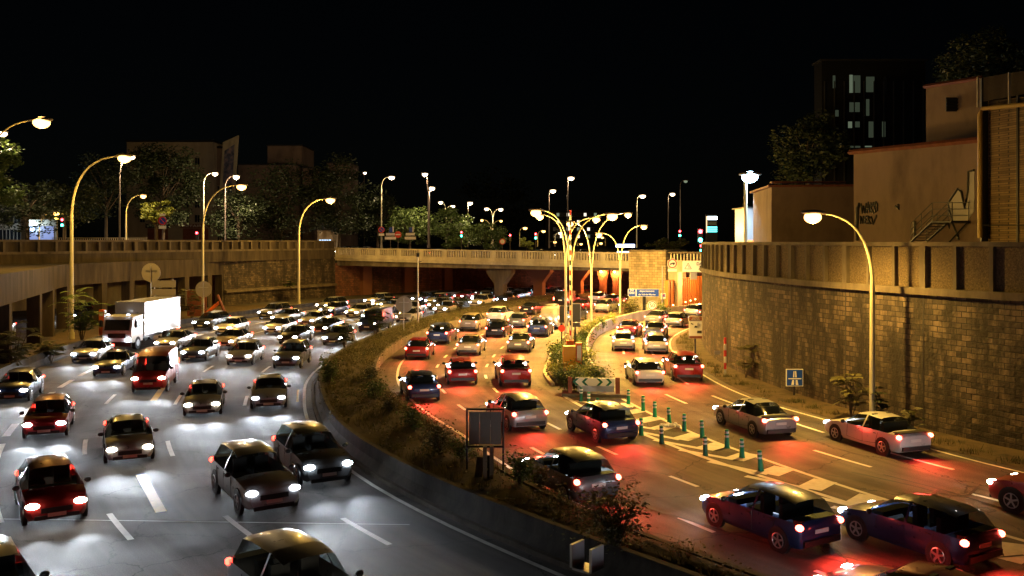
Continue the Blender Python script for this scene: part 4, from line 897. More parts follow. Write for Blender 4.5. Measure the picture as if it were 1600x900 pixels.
# traffic signals
def signal(label, px, py, Y, z, red=True, green=True, s=1.0):
    q = W(px, py, Y); t = thing('traffic_light', label, 'traffic light', (q.x, Y, z), 0, 'traffic lights on the upper streets'); hz = q.z - z
    MB().tube([(0, .1, 0), (0, .1, hz)], .07).build('post', POLED, t); MB().box((0, 0, hz), (.38 * s, .3, 1.15 * s)).build('housing', BLACK, t)
    if red: MB().ball((0, -.17, hz + .36 * s), (.16 * s, .08, .16 * s)).build('red_lens', E_RED, t)
    if green: MB().ball((0, -.17, hz - .3 * s), (.16 * s, .08, .16 * s)).build('green_lens', E_GRN, t)
    return t
signal('traffic light by the tree trunks at the left street', 98, 348, 110, 7.4); signal('red traffic light before the shop fronts', 308, 368, 125, 7.4, True, False)
signal('traffic light left of the round lit bush', 721, 366, 160, 6.3); signal('traffic light with red and green lenses left of the island lamps', 837, 369, 150, 6.3)
signal('traffic light between the price board and pier', 1062, 365, 140, 6.3); q = signal('brightest red and green traffic light left of the price board', 1094, 369, 118, 6.3, s=1.7)
signal('lower small signal under the brightest traffic light', 1095, 388, 116, 6.3, s=.9); signal('lone red traffic light right of the round bush', 797, 371, 150, 6.3, True, False)
# lit boards
q = W(1112, 350, 150); t = thing('price_board', 'lit white and cyan price board above the right wall end', 'sign', (q.x, 150, 6.3)); hz = q.z - 6.3
MB().box((0, .1, hz - 1), (1.9, .2, 5.2)).build('cabinet', BLACK, t); MB().box((.1, -.02, hz + 1), (1.6, .04, .55)).build('white_strip', E_WHT, t); MB().box((.1, -.02, hz + .1), (1.4, .04, .6)).build('logo_panel', plain('dim_panel', (.2, .3, .4), .4), t)
for k in range(3): MB().box((.1, -.02, hz - .55 - k * .34), (1.6, .04, .24)).build('price_row', E_CYAN, t)
MB().box((-.85, -.03, hz - .1), (.16, .06, 2.8)).build('side_strip', emit('peach_strip', (1, .6, .3), 1.5), t)
q = W(977, 384, 150); t = thing('shop_sign', 'long glowing blue white shop sign behind the bridge end', 'sign', (q.x, 150, 6.3)); hz = q.z - 6.3
MB().box((0, 0, hz), (3.1, .3, .5)).build('light_box', E_SIGN, t); MB().box((0, 0, hz - 1.1), (2.8, .3, .35)).build('lower_box', E_SHOP, t)
for x in (-1.2, 1.2): MB().box((x, .2, hz / 2 - .3), (.12, .12, hz)).build('support', DARKM, t)
# ------------------------------------------------------------------ buildings
def facade(name, label, px0, px1, pyt, Y, depth, m, cols, rows, z=6.3, rz=0, wm=GLASSD, wy0=1.5, fh=3.1, ww=1.1, wh=1.7, roofm=DARKM, lit=(), roof=.5, cat='building', pad=.12):
    a = W(px0, pyt, Y); c = W(px1, pyt, Y); wd = c.x - a.x; ht = a.z - z
    t = thing(name, label, cat, ((a.x + c.x) / 2, Y, z), rz)
    MB().box((0, depth / 2, ht / 2), (wd, depth, ht)).build('walls', m, t); MB().box((0, depth / 2, ht + roof / 2), (wd + .5, depth + .5, roof - .01)).build('roof', roofm, t)
    for j in range(rows):
        for i in range(cols):
            x = -wd / 2 + wd * (pad + (1 - 2 * pad) * (i + .5) / cols); zc = wy0 + fh * j + wh / 2
            if zc + wh / 2 > ht - .3: continue
            f_ = MB(); 
            for dx, dz, sx, sz in ((-ww / 2, 0, .1, wh), (ww / 2, 0, .1, wh), (0, wh / 2, ww + .2, .12), (0, -wh / 2, ww + .3, .14), (0, 0, .06, wh - .1)): f_.box((x + dx, -.03, zc + dz), (sx, .1, sz))
            f_ = f_.build('window', RENDL, t); MB().box((x, -.012, zc), (ww - .1, .02, wh - .12)).build('pane', lit[(i + j * cols) % len(lit)] if lit else wm, f_)
    return t
t = facade('apartment_building', 'cream apartment block with dark shutters behind the left trees', 198, 333, 222, 225, 12, RENDL, 6, 6, 7.4, wh=1.9, ww=1.3, wy0=6, fh=3.6)
m_ = MB(); m_.tube([(10, 2, 24.8), (10, 2, 27)], .3, 6); m_.box((-4, 3, 26), (1, 1, 2)); m_.build('chimney', RENDL, t)
for x, s_, mm, tx in ((-3.0, 6, SIGNK, 'MENAGE'), (6.5, 7.5, RUST, 'AFFAIRES')):
    q = MB().box((x, -.2, 5.1), (s_, .3, 1.0)).build('shop_fascia', mm, t); text(tx, .9, SIGNW, t, (x, -.37, 5.1), w=s_ * .8)
    MB().box((x, -.1, 3.1), (s_ * .85, .12, 2.8)).build('shop_front', RUST, t)
t = facade('end_house', 'pale narrow house end wall beside the tall hoarding', 334, 352, 232, 228, 10, RENDER, 1, 5, 7.4, wh=1.5)
q = W(357, 262, 205); t = thing('hoarding', 'tall slanting illustrated hoarding panel rising above the trees', 'billboard', (q.x, 205, 7.4), R(-14)); zb = 7.4
x0 = -1.9; pts = [(-2.6, W(0, 330, 205).z - zb), (1.6, W(0, 306, 205).z - zb), (2.6, W(0, 212, 205).z - zb), (-1.3, W(0, 222, 205).z - zb)]
MB().slab(pts, -.15, .15).build('panel', CONCP, t); ic = [(-1.5, pts[0][1] + 3.5), (.95, pts[0][1] + 4.2), (1.7, pts[2][1] - 2), (-.9, pts[3][1] - 2)]
MB().slab(ic, -.2, -.155).build('picture', noisy('faded_mural', (.04, .05, .09), (.3, .22, .25), .55, .8, .1, 10, c3=(.12, .12, .2), lo=.4, hi=.6), t)
m_ = MB(); m_.box((-1.6, .6, 8), (.2, .2, 16)); m_.box((1, .6, 8), (.2, .2, 16)); m_.build('support', DARKM, t)
facade('flat_block', 'pinkish flat roofed block behind the dark conifers', 418, 472, 228, 235, 14, RENDER, 1, 0, 7.4, roof=.3)
facade('flat_block', 'long low pink block left of the tallest flat block', 372, 462, 258, 228, 10, RENDER, 3, 0, 7.4, roof=.3); facade('flat_block', 'stepped pink wing right of the flat block', 473, 490, 263, 232, 10, RENDER, 1, 0, 7.4, roof=.3)
facade('flat_block', 'lowest pink wing at the right of the stepped block', 490, 503, 268, 230, 10, RENDER, 1, 0, 7.4, roof=.3); facade('tower_block', 'narrow dim block between the dark trees', 511, 548, 255, 250, 12, RENDER, 1, 0, 7.4, roof=.3)
t = facade('shop_building', 'low building with blue lit windows behind the left stone wall', 496, 520, 360, 178, 8, RENDL, 5, 1, 6.6, wm=E_SHOP, wy0=.4, wh=2.0, ww=.5)
t = facade('corner_building', 'bright pale building corner behind the left edge trunks', -20, 40, 318, 150, 10, RENDL, 4, 2, 7.4, wy0=1, wh=2.2, ww=1.2)
t = thing('blue_lit_shop', 'shop front glowing blue white behind the left trunks', 'shop', (W(64, 385, 148).x, 148, 7.4)); MB().box((0, .3, 2.4), (5, .5, 4.8)).build('walls', CONCP, t); MB().box((0, -.0, 2.6), (4.2, .06, 2.2)).build('lit_window', emit('blue_shop_glow', (.4, .5, 1), .5), t); MB().ball((-1.2, -.4, 3.2), .28).build('spot_lamp', E_BLUE, t); light('shop_glow', t, (-1.2, -1, 3.2), BLUE, 900)
t = thing('iron_fence', 'row of pale railings across the street behind the left trunks', 'fence', (W(155, 385, 145).x, 145, 7.4)); m_ = MB()
for k in range(44): m_.box((-7.5 + k * .35, 0, .9), (.08, .08, 1.8))
m_.build('railing', CONCP, t); MB().box((0, 0, 1.75), (15.4, .1, .1)).build('top_rail', CONCP, t)
t = facade('dark_tower', 'distant dark tower with scattered lit windows above the island lamps', 852, 950, 330, 420, 20, SIGNK, 14, 5, 6.3, wy0=4, fh=3.4, wh=1.6, ww=1.3, lit=[GLASSD, GLASSD, E_WIN, GLASSD, GLASSD, GLASSD, GLASSD, E_WIN, GLASSD, GLASSD, E_OFF])
# right: office tower, rendered building, brick shaft
t = facade('office_tower', 'dark glass office tower with a few lit windows at upper right', 1284, 1446, 95, 120, 3, plain('dark_cladding', (.007, .007, .008), .6, 0, .1), 10, 1, 7, wy0=4, ww=.4, wh=.3, roof=.2)
for (x, y, x1, y1, mm) in [(1301, 118, 1305, 138, E_OF1), (1327, 117, 1332, 145, E_OF2), (1333, 118, 1344, 145, E_OF1), (1353, 120, 1366, 144, E_OF1), (1380, 120, 1385, 145, GLASSD), (1303, 172, 1310, 182, E_OF1), (1327, 160, 1343, 175, E_OF1), (1353, 155, 1358, 181, E_OF1), (1325, 190, 1331, 200, E_OF2),
                           (1336, 190, 1343, 199, E_OF1), (1357, 190, 1366, 215, E_OF1), (1378, 190, 1383, 214, E_OF1), (1291, 227, 1312, 231, E_OF1), (1328, 228, 1344, 231, E_OF1), (1351, 228, 1362, 230, E_OF2)]:
    a = W(x, y, 120); c = W(x1, y1, 120); o = MB().box(((a.x + c.x) / 2 - t.location.x, -.06, (a.z + c.z) / 2 - 7), (c.x - a.x, .05, a.z - c.z)).build('window', mm, t)
for k in range(11): MB().box((-6.6 + k * 1.32, -.12, 12), (.12, .2, 22)).build('fin', SIGNK, t)
def qwall(name, m, par, pts, th=.4, uvm=False):      # upright wall through plan points with its own top line
    pass
RY = 46.0
t = thing('rendered_building', 'tall stained pink rendered building with graffiti above the right wall', 'building', (0, 0, 7))
def wallp(px0, t0, px1, t1, Y0, Y1, base, m, nm, depth=6, par=None):
    a = W(px0, t0, Y0); c = W(px1, t1, Y1); d = Vector((c.x - a.x, c.y - a.y, 0)).normalized(); n = Vector((-d.y, d.x, 0)) * depth
    z = 7
    v = [(a.x, a.y, base - z), (c.x, c.y, base - z), (c.x, c.y, c.z - z), (a.x, a.y, a.z - z)]; v += [(p[0] + n.x, p[1] + n.y, p[2]) for p in v]
    return MB().add(v, [(0, 1, 2, 3), (5, 4, 7, 6), (4, 0, 3, 7), (1, 5, 6, 2), (3, 2, 6, 7)]).build(nm, m, par)
Y0, Y1 = 58, 47
wallp(1334, 240, 1531, 219, Y0, Y1, 7, RENDER, 'walls', 8, t); wallp(1333, 236, 1531, 215.5, Y0 - .1, Y1 - .1, 7 + 5.9, RUST, 'roof_edge', .3, t).location = (0, 0, 0)
t.location = (0, 0, 7)
o = [c for c in t.children if c.name.startswith('roof_edge')][0]
for v in o.data.vertices:
    pass
a = W(1333, 236, Y0); c = W(1531, 215.5, Y1); bpy.data.objects.remove(o)
MB().tube([(a.x - .3, a.y - .15, a.z - 7.1), (c.x, c.y - .15, c.z - 7.1)], .16, 4).build('roof_edge', RUST, t)
ub = thing('upper_block', 'upper stair block with a small louvre on the stained pink building', 'building', (0, 0, 7))
wallp(1447, 134, 1531, 121, 56, 52, 12, RENDER, 'walls', 5, ub)
a = W(1443, 136, 56); c = W(1533, 122, 52); MB().tube([(a.x, a.y - .1, a.z - 7), (c.x, c.y - .1, c.z - 7)], .13, 4).build('roof_edge', RUST, ub)
a = W(1488, 163, 53.6); m_ = MB()
for k in range(4): m_.box((0, 0, -.28 + k * .19), (.66, .1, .1), 0, .5)
o = m_.build('louvre', BLACK, ub); o.location = (a.x, a.y, a.z - 7); MB().box((0, .06, 0), (.72, .06, .84)).build('louvre_back', DARKM, o)
# graffiti
dd = W(1531, 300, Y1) - W(1334, 300, Y0); ga = math.atan2(dd.y, dd.x)
def ongraf(px, py):
    # point of that facade at image column px
    A_ = Vector((W(1334, 0, Y0).x, Y0)); B_ = Vector((W(1531, 0, Y1).x, Y1)); k = (px - 800) / F
    s = (k * A_.y - A_.x) / ((B_.x - A_.x) - k * (B_.y - A_.y)); p = A_.lerp(B_, s); q = W(px, py, p.y); n = Vector((dd.y, -dd.x)).normalized() * .03
    return Vector((p.x + n.x, p.y + n.y, q.z - 7))
def spray(pts, r, m, nm): m_ = MB(); m_.tube([ongraf(*p) for p in pts], r, 6); return m_.build(nm, m, t)
for st_ in [[(1346, 318), (1348, 333), (1350, 322), (1352, 333), (1354, 317)], [(1355, 333), (1357.5, 316), (1360, 333)], [(1356, 327), (1359.5, 326)], [(1361.5, 316), (1361.5, 333)], [(1366, 316), (1361.5, 325), (1366, 333)],
            [(1369, 315), (1367, 322), (1368.5, 332), (1371.5, 329), (1371.5, 319), (1369, 315)], [(1345, 350), (1345.5, 338), (1349, 349), (1349.5, 337)], [(1355, 338), (1352, 338), (1352, 349), (1355, 349)], [(1352, 343), (1354.5, 343)],
            [(1357, 350), (1357, 337), (1360, 339), (1357.5, 343), (1361, 350)], [(1362, 338), (1365, 350), (1370, 336)]]: spray(st_, .055, SIGNK, 'graffiti_letter')
spray([(1340, 376), (1340, 350), (1341, 325), (1344, 318)], .12, SIGNK, 'graffiti_stroke'); spray([(1430, 374), (1430, 345)], .1, SIGNK, 'graffiti_stroke'); spray([(1400, 322), (1405, 326), (1404, 319)], .08, SIGNK, 'graffiti_stroke')
m_ = MB(); pl = [(1482, 315), (1496, 294), (1501, 295), (1508, 316), (1512, 318), (1514, 268), (1523, 265), (1523, 330), (1512, 345), (1490, 345)]
vs = [ongraf(*p) for p in pl]; m_.add(vs, [tuple(range(len(vs)))]); m_.build('white_graffiti', SIGNBACK, t)
spray([(1482, 318), (1497, 295), (1503, 300), (1508, 324), (1513, 300), (1514, 268), (1523, 266)], .07, SIGNK, 'graffiti_outline'); spray([(1482, 320), (1490, 350), (1499, 374)], .06, SIGNK, 'graffiti_outline')
# stairs
st = thing('outdoor_stair', 'black steel outdoor stair with railings against the graffiti wall', 'stair', (0, 0, 7)); A = ongraf(1452, 378); B = ongraf(1486, 347); Cc = ongraf(1518, 347); n = Vector((dd.y, -dd.x, 0)).normalized()
for off_ in (.15, 1.15):
    m_ = MB(); o3 = n * off_; m_.tube([A + o3, B + o3, Cc + o3], .07, 6); m_.build('stringer', BLACK, st)
    m_ = MB()
    for h_ in (.35, .7, 1.05): m_.tube([A + o3 + Vector((0, 0, h_)), B + o3 + Vector((0, 0, h_)), Cc + o3 + Vector((0, 0, h_))], .025, 5)
    for f_ in (0, .5, 1): m_.tube([A.lerp(B, f_) + o3, A.lerp(B, f_) + o3 + Vector((0, 0, 1.05))], .025, 5)
    m_.tube([Cc + o3, Cc + o3 + Vector((0, 0, 1.05))], .025, 5); m_.build('railing', BLACK, st)
for k in range(7): q = A.lerp(B, (k + .5) / 7) + n * .65; MB().box(q, (.25, 1.0, .04), ga).build('tread', BLACK, st)
MB().box(B.lerp(Cc, .5) + n * .65, ((Cc - B).length, 1.0, .08), ga).build('landing', BLACK, st)
m_ = MB(); m_.tube([B + n * .2, A.lerp(B, .6) + Vector((.8, 0, -.9))], .05, 5); m_.tube([Cc + n * .2, B + n * .2 + Vector((0, 0, -1.2))], .05, 5); m_.build('brace', BLACK, st)
# brick shaft with pipe
bk = thing('brick_building', 'dark brick building with a yellow gas pipe at the right edge', 'building', (0, 0, 7))
wallp(1531, 160, 1760, 130, 45.5, 38, 7, BRICKY, 'brick_wall', 8, bk); wallp(1531, 122, 1760, 84, 45.2, 37.7, W(1531, 160, 45.2).z, CONCD, 'roof_fascia', 8, bk)
for x in (1528, 1577): a = W(x, 125 if x < 1550 else 118, 44.6 if x < 1550 else 43); MB().box((a.x, a.y, a.z - 7 - .6), (.09, .09, 1.5)).build('stanchion', CONCP, bk)
for x in (1540, 1593): a = W(x, 250, 45.1 if x < 1550 else 43.3); MB().box((a.x, a.y - .02, a.z - 7 - .0), (.5 if x < 1550 else .25, .16, 8.2)).build('dark_column', DARKM, bk)
a = W(1527, 372, 45); b_ = W(1527, 180, 45); c = W(1531, 171, 45); d = W(1610, 163, 42.2); MB().tube([(q.x, q.y - .25, q.z - 7) for q in (a, b_, c, d)], .11, 10).build('gas_pipe', YPIPE, bk, True)
a = W(1531, 352, 44.8); c = W(1640, 352, 41.2); MB().tube([(a.x, a.y - .3, a.z - 7), (c.x, c.y - .3, c.z - 7)], .03, 5).build('rail', BLACK, bk)
# low building behind the lamp and sheds
t = facade('low_building', 'low cream building with red base stripe behind the right lamp', 1207, 1337, 292, 64, 8, RENDER, 1, 0, 7, rz=R(-6), roof=.15, roofm=RUST)
q = thing('red_canopy', 'thin red edged upper deck roof above the low cream building', 'roof', (W(1262, 285, 66).x, 66, W(1262, 285, 66).z)); MB().box((0, 0, 0), (5.4, .6, .12)).build('roof_edge', RUST, q)
MB().box((0, -.05, .75), (6.0, .06, .5)).build('base_stripe', RUST, t)
t = facade('metal_shed', 'pale blue corrugated metal shed beside the floodlight', 1166, 1207, 325, 80, 4, STEEL, 1, 0, 7, roof=.1)
for k in range(12): MB().box((-1.1 + k * .2, -.04, 1.4), (.08, .08, 2.7)).build('corrugation', STEEL, t)
q = W(1176, 372, 78); t = thing('orange_container', 'small orange painted container beneath the floodlight', 'container', (q.x, 78, 7)); MB().box((0, 0, .7), (1.2, 1.2, 1.9)).build('body', ORPL, t); MB().box((0, -.62, .9), (.7, .03, .7)).build('panel', CONCP, t)
q = thing('work_lamp', 'small white work lights under the low cream building', 'lamp', (W(1245, 374, 62).x, 62, 7)); MB().ball((-.0, 0, .35), (.25, .1, .1)).build('bulb', E_OFF, q); MB().ball((.9, 0, .4), (.2, .1, .12)).build('bulb', E_OFF, q); MB().box((.4, .2, .15), (2, .1, .3)).build('base', DARKM, q)
# wall washing light from the yard behind the parapet
#PART4
# ------------------------------------------------------------------ vehicles
def shell(st, glass, seats=None):
    # st: (y, halfwidth, bottom, belt, top, roof halfwidth) from tail to nose
    def prof(s):
        y, w, zb, ze, zt, wt = s
        return [(0, zb), (w * .9, zb), (w, zb + .14), (w, (zb + ze) / 2 + .04), (w * .975, ze), (wt, zt - .05), (wt * .78, zt - .005), (0, zt + .012)]
    body, gl = MB(), {}
    n = 8
    for g_ in (-1, 1):
        for i in range(len(st) - 1):
            A, B = prof(st[i]), prof(st[i + 1]); ya, yb = st[i][0], st[i + 1][0]
            for k in range(n - 1):
                v = [(g_ * A[k][0], ya, A[k][1]), (g_ * A[k + 1][0], ya, A[k + 1][1]), (g_ * B[k + 1][0], yb, B[k + 1][1]), (g_ * B[k][0], yb, B[k][1])]
                f = [(0, 1, 2, 3)] if g_ < 0 else [(3, 2, 1, 0)]
                key = None
                if (i, 'side') in glass and k == 4: key = 'side_window'
                if (i, 'top') in glass and k >= 5: key = glass[(i, 'top')]
                if (i, 'top') in glass and k == 4: key = glass[(i, 'top')]
                (gl.setdefault((key, g_ if key == 'side_window' else 0), MB()) if key else body).add(v, f)
        for i, r_ in ((0, False), (len(st) - 1, True)):
            A = prof(st[i]); v = [(g_ * a[0], st[i][0], a[1]) for a in A]; body.add(v, [tuple(range(n)) if (g_ > 0) != r_ else tuple(reversed(range(n)))])
    return body, gl
def weld(o):
    b = bmesh.new(); b.from_mesh(o.data); bmesh.ops.remove_doubles(b, verts=b.verts, dist=.0005)
    bmesh.ops.recalc_face_normals(b, faces=b.faces); b.to_mesh(o.data); b.free()
    b = bmesh.new(); b.from_mesh(o.data); bmesh.ops.recalc_face_normals(b, faces=b.faces); b.to_mesh(o.data); b.free()
    o.data.polygons.foreach_set('use_smooth', [True] * len(o.data.polygons)); o.data.set_sharp_from_angle(angle=R(42))
SHAPES = {
 'hatchback': ([(-2.0, .74, .34, .8, .84, .66), (-1.93, .82, .24, .88, .96, .68), (-1.6, .87, .2, .92, 1.38, .57), (-1.2, .88, .2, .92, 1.46, .58), (-.32, .88, .2, .91, 1.48, .58), (-.24, .88, .2, .91, 1.48, .58), (.3, .88, .2, .9, 1.41, .57), (1.0, .88, .2, .89, .95, .7), (1.5, .87, .2, .82, .88, .68), (1.9, .81, .22, .7, .74, .62), (2.02, .7, .3, .58, .6, .55)],
   {(1, 'top'): 'rear_window', (2, 'side'): 1, (3, 'side'): 1, (5, 'side'): 1, (6, 'top'): 'windscreen'}, (-1.28, 1.28), .32),
 'saloon': ([(-2.25, .76, .34, .82, .86, .66), (-2.15, .83, .24, .9, .93, .7), (-1.65, .87, .2, .92, .98, .7), (-1.0, .88, .2, .92, 1.38, .56), (-.3, .89, .2, .9, 1.43, .57), (-.22, .89, .2, .9, 1.43, .57), (.35, .89, .2, .89, 1.36, .56), (1.05, .88, .2, .87, .93, .7), (1.65, .87, .2, .8, .86, .68), (2.15, .8, .22, .68, .72, .6), (2.28, .7, .3, .58, .6, .54)],
   {(2, 'top'): 'rear_window', (3, 'side'): 1, (5, 'side'): 1, (6, 'top'): 'windscreen'}, (-1.4, 1.38), .33),
 'estate car': ([(-2.2, .78, .36, .95, 1.0, .68), (-2.12, .86, .28, 1.02, 1.08, .7), (-1.85, .9, .25, 1.05, 1.58, .6), (-1.3, .91, .25, 1.05, 1.66, .62), (-.3, .92, .25, 1.03, 1.67, .62), (-.22, .92, .25, 1.03, 1.67, .62), (.4, .92, .25, 1.02, 1.58, .61), (1.0, .91, .25, 1.01, 1.08, .72), (1.65, .9, .25, .95, 1.01, .7), (2.1, .84, .28, .82, .86, .64), (2.22, .74, .36, .68, .7, .56)],
   {(1, 'top'): 'rear_window', (2, 'side'): 1, (3, 'side'): 1, (5, 'side'): 1, (6, 'top'): 'windscreen'}, (-1.38, 1.38), .37),
 'van': ([(-2.6, .86, .36, 1.2, 2.05, .76), (-2.55, .94, .28, 1.25, 2.12, .82), (-1.5, .95, .26, 1.25, 2.16, .84), (-.3, .95, .26, 1.25, 2.16, .84), (.45, .95, .26, 1.22, 2.12, .82), (.55, .95, .26, 1.22, 2.1, .81), (1.15, .95, .26, 1.2, 1.95, .76), (1.85, .94, .26, 1.16, 1.2, .78), (2.35, .88, .28, .92, .98, .72), (2.5, .76, .38, .72, .76, .62)],
   {(5, 'side'): 1, (6, 'top'): 'windscreen'}, (-1.6, 1.6), .36)}
def beam(par, x, y, z, col, e):
    d = BEAMS.get((col, e))
    if not d:
        d = bpy.data.lights.new('headlight_beam', 'SPOT'); d.energy = e; d.color = col; d.spot_size = R(56); d.spot_blend = 1; d.shadow_soft_size = .08; BEAMS[(col, e)] = d
    o = bpy.data.objects.new('headlight_beam', d); C.objects.link(o); o.parent = par; o.location = (x, y, z); o.rotation_euler = (R(86.5), 0, 0)
BEAMS = {}
TD = bpy.data.lights.new('tail_glow', 'SPOT'); TD.energy = 700; TD.color = (1, .05, .03); TD.shadow_soft_size = .3; TD.spot_size = R(125); TD.spot_blend = 1
TD2 = TD.copy(); TD2.energy = 60
def make_vehicle(kind, facing):
    t = thing('car' if kind != 'van' else 'van', '', 'car' if kind != 'van' else 'van')
    st, gl, wy, wr = SHAPES[kind]
    body, gls = shell(st, gl); o = body.build('body', PAINT0, t); weld(o)
    for (key, g_), m_ in gls.items(): q = m_.build(key, CARGLASS, t); weld(q)
    for y in wy:
        for x in (-1, 1):
            w_ = max(s[1] for s in st)
            MB().tube([(x * (w_ - .12), y, wr), (x * (w_ + .004), y, wr)], wr + .055, 18).build('wheel_arch', BLACK, t)
            wh = MB().tube([(x * (w_ - .1), y, wr), (x * (w_ + .012), y, wr)], wr, 18).build('wheel', RUBBER, t)
            rm_ = MB()
            for q_ in range(5): rm_.box((x * (w_ + .014), y + math.sin(q_ * 1.2566) * wr * .3, wr + math.cos(q_ * 1.2566) * wr * .3), (.02, .055, wr * .66), 0, -q_ * 1.2566)
            rm_.tube([(x * (w_ + .01), y, wr), (x * (w_ + .026), y, wr)], wr * .17, 8); rm_.tube([(x * (w_ + .016), y + math.sin(a * .3927) * wr * .62, wr + math.cos(a * .3927) * wr * .62) for a in range(17)], .018, 5)
            rm_.build('rim', ALLOY, wh)
    yf = st[-1][0]; yr = st[0][0]; w_ = st[-2][1]; zf = st[-2][3]; zr = st[1][3]
    MB().box((0, yf + .005, zf - .2), (w_ * 1.05, .05, .15)).build('grille', BLACK, t); MB().box((0, yf + .03, zf - .34), (.5, .02, .11)).build('number_plate', SIGNW, t)
    MB().box((0, yf - .02, .3), (w_ * 1.5, .1, .12)).build('bumper', BLACK, t); MB().box((0, yr + .0, .38), (w_ * 1.7, .12, .16)).build('bumper', BLACK, t); MB().box((0, yr - .02, zr - .22), (.5, .02, .11)).build('number_plate', SIGNW, t)
    m_ = MB()
    for x in (-.36, .36):
        m_.box((x, -.1, .75), (.46, .5, .22)); m_.box((x, -.38, 1.05), (.44, .14, .55)); m_.box((x, -.4, 1.36), (.24, .1, .16))
    m_.box((0, -1.1, 1.0), (1.2, .14, .45)); m_.box((0, .75, .85), (1.3, .35, .16)); m_.build('seats', SEAT, t)
    wx = max(s[1] for s in st)
    for x in (-1, 1):
        m_ = MB(); zt_ = st[4][3] - .05; X_ = x * (wx - .004)
        m_.tube([(X_, .62, zt_), (X_, .66, .36), (X_, -.27, .32), (X_, -.26, zt_), (X_, -.28, .33), (X_, -1.0, .4), (X_, -1.15, zt_)], .009, 4); m_.build('door_gap', BLACK, t)
    MB().box((0, yr + .27, (zr + (.26 if kind == 'van' else .08) + .3) / 2), (2 * st[1][1] - .1, .03, zr + (.26 if kind == 'van' else .08) - .3)).build('boot_lining', BLACK, t)
    if kind != 'van': MB().box((0, yr + .26, zr + .07), (2 * st[1][1] - .24, .34, .03)).build('parcel_shelf', BLACK, t)
    m_ = MB()
    for x in (-1, 1):
        for y in (-.12, -.98): m_.box((x * (wx + .002), y, st[4][3] - .1), (.03, .14, .025))
    m_.build('door_handle', BLACK, t)
    for x in (-1, 1):
        MB().ball((x * (w_ - .17), yf - .1, zf - .06), (.2, .16, .085), 10, 6).build('headlight', HL, t)
        MB().ball((x * (st[1][1] - .05), yr + .05, zr - .06), (.1, .12, .09 if kind != 'van' else .2), 8, 6).build('taillight', E_TB if facing < 0 else E_TR, t)
        m_ = MB(); m_.ball((x * (st[4][1] + .12), .75 if kind != 'van' else 1.35, st[5][3] + .06), (.11, .07, .08), 8, 5); m_.build('mirror', BLACK, t)
    if facing > 0 or True:
        for x in (-1, 1): beam(t, x * (w_ - .17), yf + .12, zf - .06, (.84, .92, 1) if facing > 0 else (1, .95, .88), 620 if facing > 0 else 160)
    o = bpy.data.objects.new('tail_glow', TD if facing < 0 else TD2); C.objects.link(o); o.parent = t; o.location = (0, yr - .2, zr); o.rotation_euler = (R(-56), 0, 0)
    return t
SEAT = plain('seat_fabric', (.05, .048, .046), .8)
m, t_, b_ = new('car_glass_clear'); b_.inputs['Base Color'].default_value = (.01, .012, .012, 1); b_.inputs['Roughness'].default_value = .05
tp = t_.nodes.new('ShaderNodeBsdfTransparent'); tp.inputs[0].default_value = (.55, .6, .58, 1); mx_ = t_.nodes.new('ShaderNodeMixShader'); mx_.inputs[0].default_value = .7
t_.links.new(b_.outputs[0], mx_.inputs[1]); t_.links.new(tp.outputs[0], mx_.inputs[2]); t_.links.new(mx_.outputs[0], t_.nodes['Material Output'].inputs[0]); CARGLASS = m
E_HD = emit('headlight_dim', (.9, .93, 1), 14)
PAINT0 = plain('car_paint_white', (.6, .6, .6), .3, .1, .5, .6); HL = E_HW
PAINTS = {'white': PAINT0}
for n_, c_ in (('silver', (.35, .36, .38)), ('black', (.012, .012, .014)), ('grey', (.12, .125, .13)), ('dark blue', (.015, .03, .1)), ('red', (.3, .02, .02)), ('beige', (.35, .3, .22))): PAINTS[n_] = plain('car_paint_' + n_.replace(' ', '_'), c_, .3, .35, .5, .6)
def kids(o): return [c for c in ALLOBJ.get(o.name, [])]
def copy_tree(o, parent=None):
    c = o.copy(); C.objects.link(c); c.parent = parent
    for ch in o.children: copy_tree(ch, c)
    return c
PROTO = {}
ORD = ['nearest', 'second', 'third', 'fourth', 'fifth', 'sixth', 'seventh', 'eighth', 'ninth', 'tenth', 'eleventh', 'twelfth', 'thirteenth', 'fourteenth']
def place(kind, facing, p, d, col, label, group, warm=False, dim=False):
    k = (kind, facing)
    if k in PROTO: t = copy_tree(PROTO[k])
    else: t = PROTO[k] = make_vehicle(kind, facing)
    t.location = (p.x, p.y, .005); t.rotation_euler = (0, 0, math.atan2(-d.x, d.y)); t['label'] = label; t['group'] = group; t['category'] = 'van' if kind == 'van' else 'car'
    for c in t.children:
        if c.name.startswith('body'): c.material_slots[0].link = 'OBJECT'; c.material_slots[0].material = PAINTS[col]
        if dim and c.name.startswith('headlight') and c.type == 'MESH': c.material_slots[0].link = 'OBJECT'; c.material_slots[0].material = E_HD
        if warm and c.name.startswith('headlight') and c.type == 'MESH': c.material_slots[0].link = 'OBJECT'; c.material_slots[0].material = E_HY
    return t
